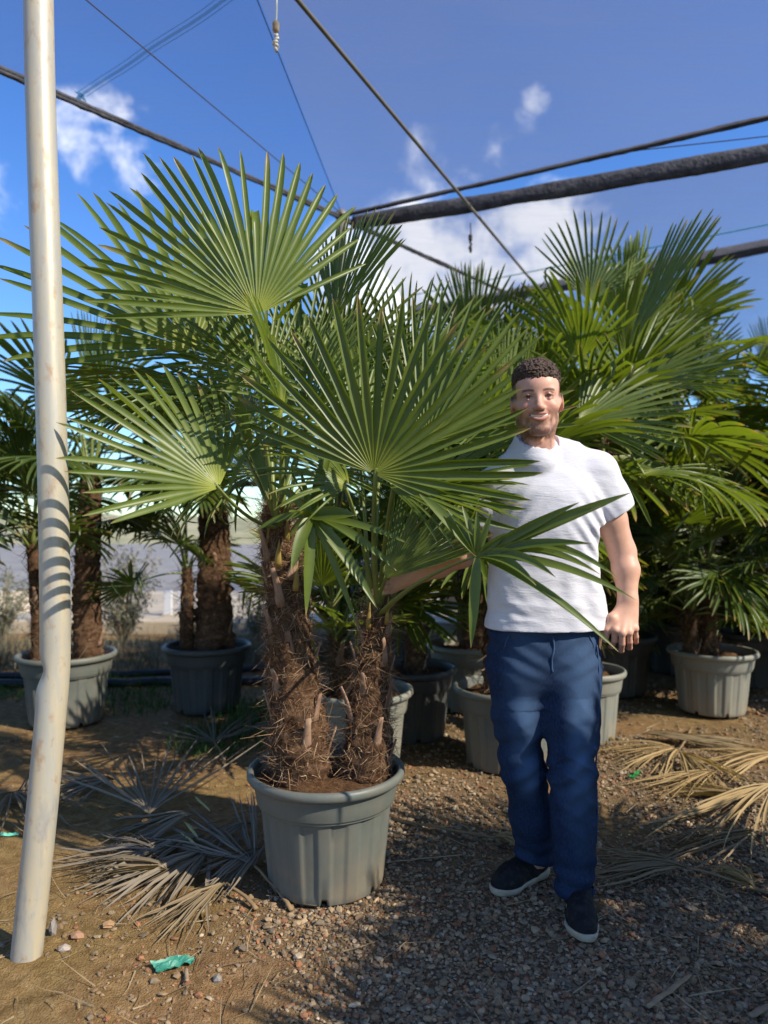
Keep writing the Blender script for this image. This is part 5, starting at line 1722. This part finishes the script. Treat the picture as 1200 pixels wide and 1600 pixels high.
# ---- shoes
def shoe(heel, toe, lift_heel=0.):
    heel, toe = np.array(heel, float), np.array(toe, float)
    d2 = (toe - heel); L = np.linalg.norm(d2); d2 /= L; s2 = np.array([-d2[1], d2[0]])
    s_ = L / .295
    g0 = max(gz(*heel), gz(*toe)) + .004
    def W(u, v_, z_): return np.array([*(heel + d2 * u * s_ + s2 * v_ * s_), g0 + z_ * s_])
    lo = np.minimum(heel, toe) - .09; hi = np.maximum(heel, toe) + .09
    v = Vol((*lo, g0 - .02), (*hi, g0 + .20), .0030)
    v.cone(W(.045, 0, .048), W(.10, 0, .046), .037, .036, .02)
    v.cone(W(.10, 0, .046), W(.20, -.002, .040), .036, .043, .03)
    v.cone(W(.20, -.002, .040), W(.248, .004, .036), .043, .036, .03)
    v.cone(W(.055, 0, .07), W(.058, 0, .125), .036, .038, .03)              # ankle collar
    v.cone(W(.08, 0, .085), W(.17, 0, .062), .034, .030, .03)               # instep
    v.half((0, 0, g0 + .016 * s_), (0, 0, -1), (*lo, g0 - .1), (*hi, g0 + .1))
    v.cone(W(.052, 0, .115), W(.050, 0, .19), .030, .034, .003, 'cut')
    v.displace(lambda x, y, z: .0012 * vnoise(x * 60, y * 60, z * 60, 3), .01)
    up = obj('shoe', fast_mesh('shoe', *v.skin()), M['shoe'], man)
    v = Vol((*lo, g0 - .02), (*hi, g0 + .09), .0030)
    v.cone(W(.040, 0, .03), W(.12, 0, .03), .042, .036, .02); v.cone(W(.12, 0, .03), W(.205, -.002, .03), .036, .0475, .03); v.cone(W(.205, -.002, .03), W(.255, .005, .03), .0475, .037, .03)
    top = lambda X, Y, Z: 0
    sl, X, Y, Z = v._sub(v.lo, v.lo + v.n * v.h)
    u = ((X - heel[0]) * d2[0] + (Y - heel[1]) * d2[1]) / s_
    ztop = g0 + s_ * (.045 - .020 * sstep(u, .02, .17) + .010 * sstep(u, .22, .29))
    zbot = g0 + s_ * (.012 * sstep(u, .23, .30) + .006 * sstep(-u, -.05, .02) + .004 * np.exp(-((u - .13) / .03) ** 2))
    v.A = np.maximum(np.maximum(v.A, (Z - ztop).astype(np.float32)), (zbot - Z).astype(np.float32))
    obj('sole', fast_mesh('sole', *v.skin()), M['sole'], up)
    mb = MB()
    for k in range(5):
        u0 = .095 + k * .021; zt = .121 - (u0 - .08) * .36
        V, Q, T = tube_arrays(bez(W(u0, -.024, zt - .018), W(u0 + .006, 0, zt + .012), W(u0 + .010, .024, zt - .018), 8), .0032, 6, .6); mb.add(V, Q, T)
    obj('laces', mb.mesh('laces'), M['lace'], up)


hx_, tx_ = pix(903, 1400, 2.46)[0], pix(908, 1470, 2.18)[0]
shoe((hx_ - .005, 2.465), (tx_ + .012, 2.175))
shoe((.600, 2.640), (.372, 2.470))

# ------------------------------------------------------------------ dead fronds on the ground
def gpt(px, py):
    d = FPX * CAM_H / (py - HZ); return np.array([(px - 600) / FPX * d, d])


def dead_frond(H, tip, span, nseg, mat, label, seed, pet=None, height=.03, rise=.0, Lmul=1.0, wid=.011, mess=.18):
    """a dry fan lying on the ground: H and tip are ground points in the picture"""
    rng = np.random.default_rng(seed)
    h, t_ = gpt(*H), gpt(*tip); dv = t_ - h; L0 = np.linalg.norm(dv) * Lmul; a0 = math.atan2(dv[1], dv[0])
    root = np.array([h[0], h[1], gz(*h) + height])
    Vs, Qs, Cs, n0 = [], [], [], 0
    K = 10; u = np.linspace(0, 1, K)
    for i in range(nseg):
        th = a0 + math.radians(span) * ((i + .5) / nseg - .5) + rng.normal(0, mess * .35)
        L = L0 * rng.uniform(.78, 1.08); bendv = rng.normal(0, mess)
        ang = th + bendv * u ** 1.5
        stp = L / (K - 1)
        xy = h + np.concatenate([[[0, 0]], np.cumsum(np.stack([np.cos(ang[1:]), np.sin(ang[1:])], -1) * stp, 0)])
        up = height * (1 - u) ** 1.2 + rise * L * u ** 1.3 * rng.uniform(.6, 1.2) + rng.uniform(.003, .030) * np.sin(np.pi * u) + .003 + rng.uniform(0, .012)
        if rng.random() < .18: up = up + .05 * np.clip(u - .6, 0, 1) * rng.uniform(.3, 1.6)
        z_ = ground_z(xy[:, 0], xy[:, 1]) + up
        C = np.column_stack([xy, z_]); C[0] = root
        wd = np.stack([-np.sin(ang), np.cos(ang), rng.normal(0, .55) * np.ones(K)], -1); wd /= np.linalg.norm(wd, axis=1)[:, None]
        hw = wid * .5 * rng.uniform(.6, 1.15) * np.interp(u, [0, .15, .5, .85, 1], [.3, .8, 1, .6, .08])
        nrm = np.array([0, 0, 1.])
        V = np.stack([C - wd * hw[:, None] + nrm * hw[:, None] * .5, C - nrm * hw[:, None] * .2, C + wd * hw[:, None] + nrm * hw[:, None] * .5], 1)
        Vs.append(V.reshape(-1, 3) - root); Qs.append(grid_quads(K, 3) + n0); n0 += 3 * K
        c = np.zeros((K, 3, 3)); c[..., 0] = .1 + u[:, None]; c[..., 1] = rng.random(); Cs.append(c.reshape(-1, 3))
    mw = Matrix.Translation(Vector([float(c) for c in root]))
    o = obj('dead_frond', fast_mesh('dead_frond', np.concatenate(Vs), np.concatenate(Qs), True, np.concatenate(Cs)), M[mat], mw=mw)
    tag(o, label, 'dead leaf')
    if pet is not None:
        e = gpt(*pet); n = 8
        xy = h + (e - h) * np.linspace(0, 1, n)[:, None] + np.stack([.01 * np.sin(np.linspace(0, 3, n)), 0 * np.zeros(n)], -1)
        P_ = np.column_stack([xy, ground_z(xy[:, 0], xy[:, 1]) + np.linspace(height, .010, n)]); P_[0] = root
        V, Q, T = tube_arrays(P_ - root, np.linspace(.0055, .0085, n), 7, .7)
        obj('petiole', fast_mesh('petiole', V, [Q, np.array(T)]), M['petiole_dead'], o, mw=mw)
    return o


df = dead_frond
df((233, 1282), (236, 1218), 130, 20, 'leaf_dead_grey', 'grey dry fan leaf standing up from the heap left of the large pot', 1, (238, 1326), .05, .30, 1.15, .012, .05)
df((318, 1318), (118, 1375), 52, 30, 'leaf_dead_grey', 'broad grey brown dead fan leaf spread towards the bent pole', 2, None, .05, 0, 1.0, .013, .16)
df((330, 1340), (175, 1432), 60, 26, 'leaf_dead_grey', 'ragged grey dead fan leaf lying lowest in the heap', 3, None, .045, 0, 1.0, .014, .2)
df((355, 1392), (232, 1462), 46, 24, 'leaf_dead', 'olive tan dead fan leaf below the heap, above the green plastic scrap', 4, (400, 1420), .04, 0, 1.0, .010, .06)
df((398, 1372), (318, 1262), 80, 26, 'leaf_dead_grey', 'dark dead fan leaf half under the large pot', 5, (455, 1420), .06, .05, 1.0, .011, .15)
df((250, 1345), (95, 1320), 60, 24, 'leaf_dead_grey', 'thin stranded dead leaf at the top of the heap by the pole', 6, None, .05, 0, 1.0, .009, .25)
df((300, 1290), (150, 1330), 70, 22, 'leaf_dead_grey', 'tangled grey dead leaf under the upright dry fan', 21, None, .06, .03, 1.0, .012, .3)
df((262, 1372), (128, 1352), 54, 22, 'leaf_dead', 'tan dead leaf strips lit by the sun in the heap', 22, None, .05, .0, 1.0, .014, .25)
df((410, 1345), (300, 1400), 60, 22, 'leaf_dead_grey', 'shaded dead leaf between the heap and the large pot', 23, None, .06, .03, 1.0, .010, .25)
df((180, 1225), (60, 1255), 70, 20, 'leaf_dead_grey', 'flattened dark dead leaf crossing behind the bent pole', 24, None, .03, .0, 1.0, .010, .25)
df((1120, 1215), (1000, 1240), 50, 26, 'leaf_dead_gold', 'matted golden dead leaf lying under the green tape', 25, None, .04, .0, 1.0, .009, .3)
df((1215, 1190), (1080, 1200), 50, 24, 'leaf_dead_gold', 'golden dead leaf reaching in from the right edge before the beige grey pot', 26, None, .05, .02, 1.0, .011, .3)
df((395, 1300), (300, 1335), 60, 20, 'leaf_dead_grey', 'small dark dead leaf against the side of the large pot', 16, None, .05, .05, 1.0, .009, .25)
df((18, 1242), (-20, 1330), 110, 22, 'leaf_dead', 'dry leaf behind the foot of the bent pole', 7, None, .03, .0, 1.0, .010, .2)
df((60, 1205), (130, 1238), 90, 18, 'leaf_dead_grey', 'shaded dry leaf on the earth right of the bent pole', 17, None, .03, .0, 1.0, .010, .2)
df((335, 1166), (322, 1128), 150, 20, 'leaf_dead_grey', 'dead fan leaf in shade before the dark grey pot', 8, (352, 1196), .05, .12, 1.1, .011, .1)
df((1060, 1182), (955, 1196), 95, 26, 'leaf_dead_gold', 'golden dead fan leaf with its stalk pointing to the beige grey pot', 9, (1078, 1136), .06, 0, 1.0, .012, .12)
df((1062, 1184), (1165, 1246), 44, 30, 'leaf_dead_gold', 'golden brown dead leaf sweeping towards the right edge', 10, None, .05, 0, 1.0, .009, .2)
df((1175, 1258), (1040, 1228), 26, 26, 'leaf_dead_gold', 'bundle of straw coloured dead strips in the sun', 11, None, .04, 0, 1.0, .009, .12)
df((1215, 1238), (1050, 1318), 26, 16, 'leaf_dead_gold', 'pale golden curled dead strips reaching down over the gravel', 12, None, .06, .04, 1.0, .014, .35)
df((1072, 1372), (915, 1352), 66, 34, 'leaf_dead', 'brown dead fan leaf with its fan running in behind the man\'s shoe', 13, (1215, 1396), .05, 0, 1.0, .011, .06)
df((772, 1314), (838, 1322), 66, 18, 'leaf_dead_gold', 'small golden dead fan leaf behind the man\'s raised heel', 14, (612, 1278), .04, 0, 1.0, .009, .05)
df((1005, 1152), (1180, 1166), 24, 26, 'leaf_dead', 'long dead leaf strips in front of the beige grey pot', 15, None, .04, 0, 1.0, .012, .15)
df((1190, 1300), (1010, 1345), 30, 16, 'leaf_dead', 'shaded dead strips at the right edge of the gravel', 18, None, .03, 0, 1.0, .010, .25)
df((1180, 1395), (1120, 1350), 60, 14, 'leaf_dead_gold', 'short crumpled dead strips by the long dark stalk', 19, None, .03, 0, 1.0, .010, .4)
df((960, 1165), (900, 1150), 80, 18, 'leaf_dead_gold', 'short dead leaf behind the man\'s left leg', 20, None, .03, 0, 1.0, .010, .3)

# fresh yellow green scraps on the heap
t = NT('yellow_leaf_scrap'); M['scrap'] = t.done(t.pbr((.42, .40, .16), .6))
for k, (a_, b_) in enumerate((((288, 1300), (312, 1330)), ((283, 1320), (322, 1352)), ((305, 1262), (328, 1278)), ((295, 1304), (308, 1308)))):
    p0, p1 = gpt(*a_), gpt(*b_)
    pts = np.linspace(0, 1, 8)[:, None]; xy = p0 + (p1 - p0) * pts
    P_ = np.column_stack([xy, ground_z(xy[:, 0], xy[:, 1]) + .055 + .01 * np.sin(np.linspace(0, 3, 8) + k)])
    tag(obj('leaf_scrap', tube_mesh('leaf_scrap', P_, np.interp(np.linspace(0, 1, 8), [0, .2, .8, 1], [.003, .0065, .006, .002]), 6, flat=.3), M['scrap']),
        ['yellow green leaf strip with a short offcut beside it on the heap', 'longest yellow green leaf strip lying lowest on the heap', 'yellow green leaf strip alone near the large pot', 'short yellow green leaf offcut on the heap'][k], 'leaf scrap', 'yellow green leaf strips on the heap')


def crumpled(name, px, py, size, mat, label, cat, seed, asp=.5, rot=.4):
    c = gpt(px, py); n = 12
    U, Vv = np.meshgrid(np.linspace(-1, 1, n), np.linspace(-1, 1, n))
    rng = np.random.default_rng(seed)
    U = U + .15 * vnoise(U * 2, Vv * 2, 0 * U, seed); V2 = Vv + .2 * vnoise(U * 2, Vv * 2, 0 * U, seed + 1)
    x_ = c[0] + size * (U * math.cos(rot) - V2 * asp * math.sin(rot)); y_ = c[1] + size * (U * math.sin(rot) + V2 * asp * math.cos(rot))
    z_ = ground_z(x_, y_) + .006 + size * .30 * np.abs(vnoise(U * 1.8, Vv * 1.8, 0 * U, seed + 2)) + size * .10 * np.abs(vnoise(U * 5, Vv * 5, 0 * U, seed + 3))
    V = np.stack([x_, y_, z_], -1).reshape(-1, 3); N = len(V)
    V2_ = V - np.array([0, 0, .0015]); Q = grid_quads(n, n)
    e = list(range(n)) + [n * k + n - 1 for k in range(1, n)] + [n * n - 1 - k for k in range(1, n)] + [n * (n - 1 - k) for k in range(1, n - 1)]
    S_ = [(e[k], e[(k + 1) % len(e)], e[(k + 1) % len(e)] + N, e[k] + N) for k in range(len(e))]
    return tag(obj(name, fast_mesh(name, np.vstack([V, V2_]), np.vstack([Q, Q[:, ::-1] + N, S_]), False), M[mat]), label, cat)


crumpled('plastic_scrap', 270, 1503, .058, 'green_scrap', 'crumpled dark green plastic scrap on the bare earth', 'scrap', 3, .42, .45)
crumpled('plastic_scrap', 699, 1110, .040, 'mint', 'mint green plastic scrap between two pots', 'scrap', 5, .4, .2)
crumpled('plastic_scrap', 992, 1208, .050, 'tape_green', 'strip of bright green tape lying on the golden dead leaves', 'scrap', 8, .22, .8)
crumpled('plastic_scrap', 15, 1302, .035, 'mint', 'mint green plastic strip behind the foot of the bent pole', 'scrap', 9, .3, .3)
for k, (a_, b_, r_, lb) in enumerate((((1012, 1578), (1078, 1526), .0085, 'flat split stick on the shaded gravel in front of the man'), ((1172, 1584), (1225, 1558), .010, 'broken stick end at the right edge of the gravel'),
                                      ((612, 1346), (722, 1333), .004, 'thin dark twig on the gravel between the large pot and the man'), ((292, 1534), (291, 1512), .006, 'small grey twig beside the crumpled green plastic'))):
    p0, p1 = gpt(*a_), gpt(*b_)
    xy = p0 + (p1 - p0) * np.linspace(0, 1, 9)[:, None]
    P_ = np.column_stack([xy, ground_z(xy[:, 0], xy[:, 1]) + r_ * .8 + .008])
    tag(obj('stick', tube_mesh('stick', P_, r_ * np.array([.8, 1, 1.05, .95, 1, 1.05, .95, .9, .6]), 6, flat=.55), M['wood']), lb, 'stick')
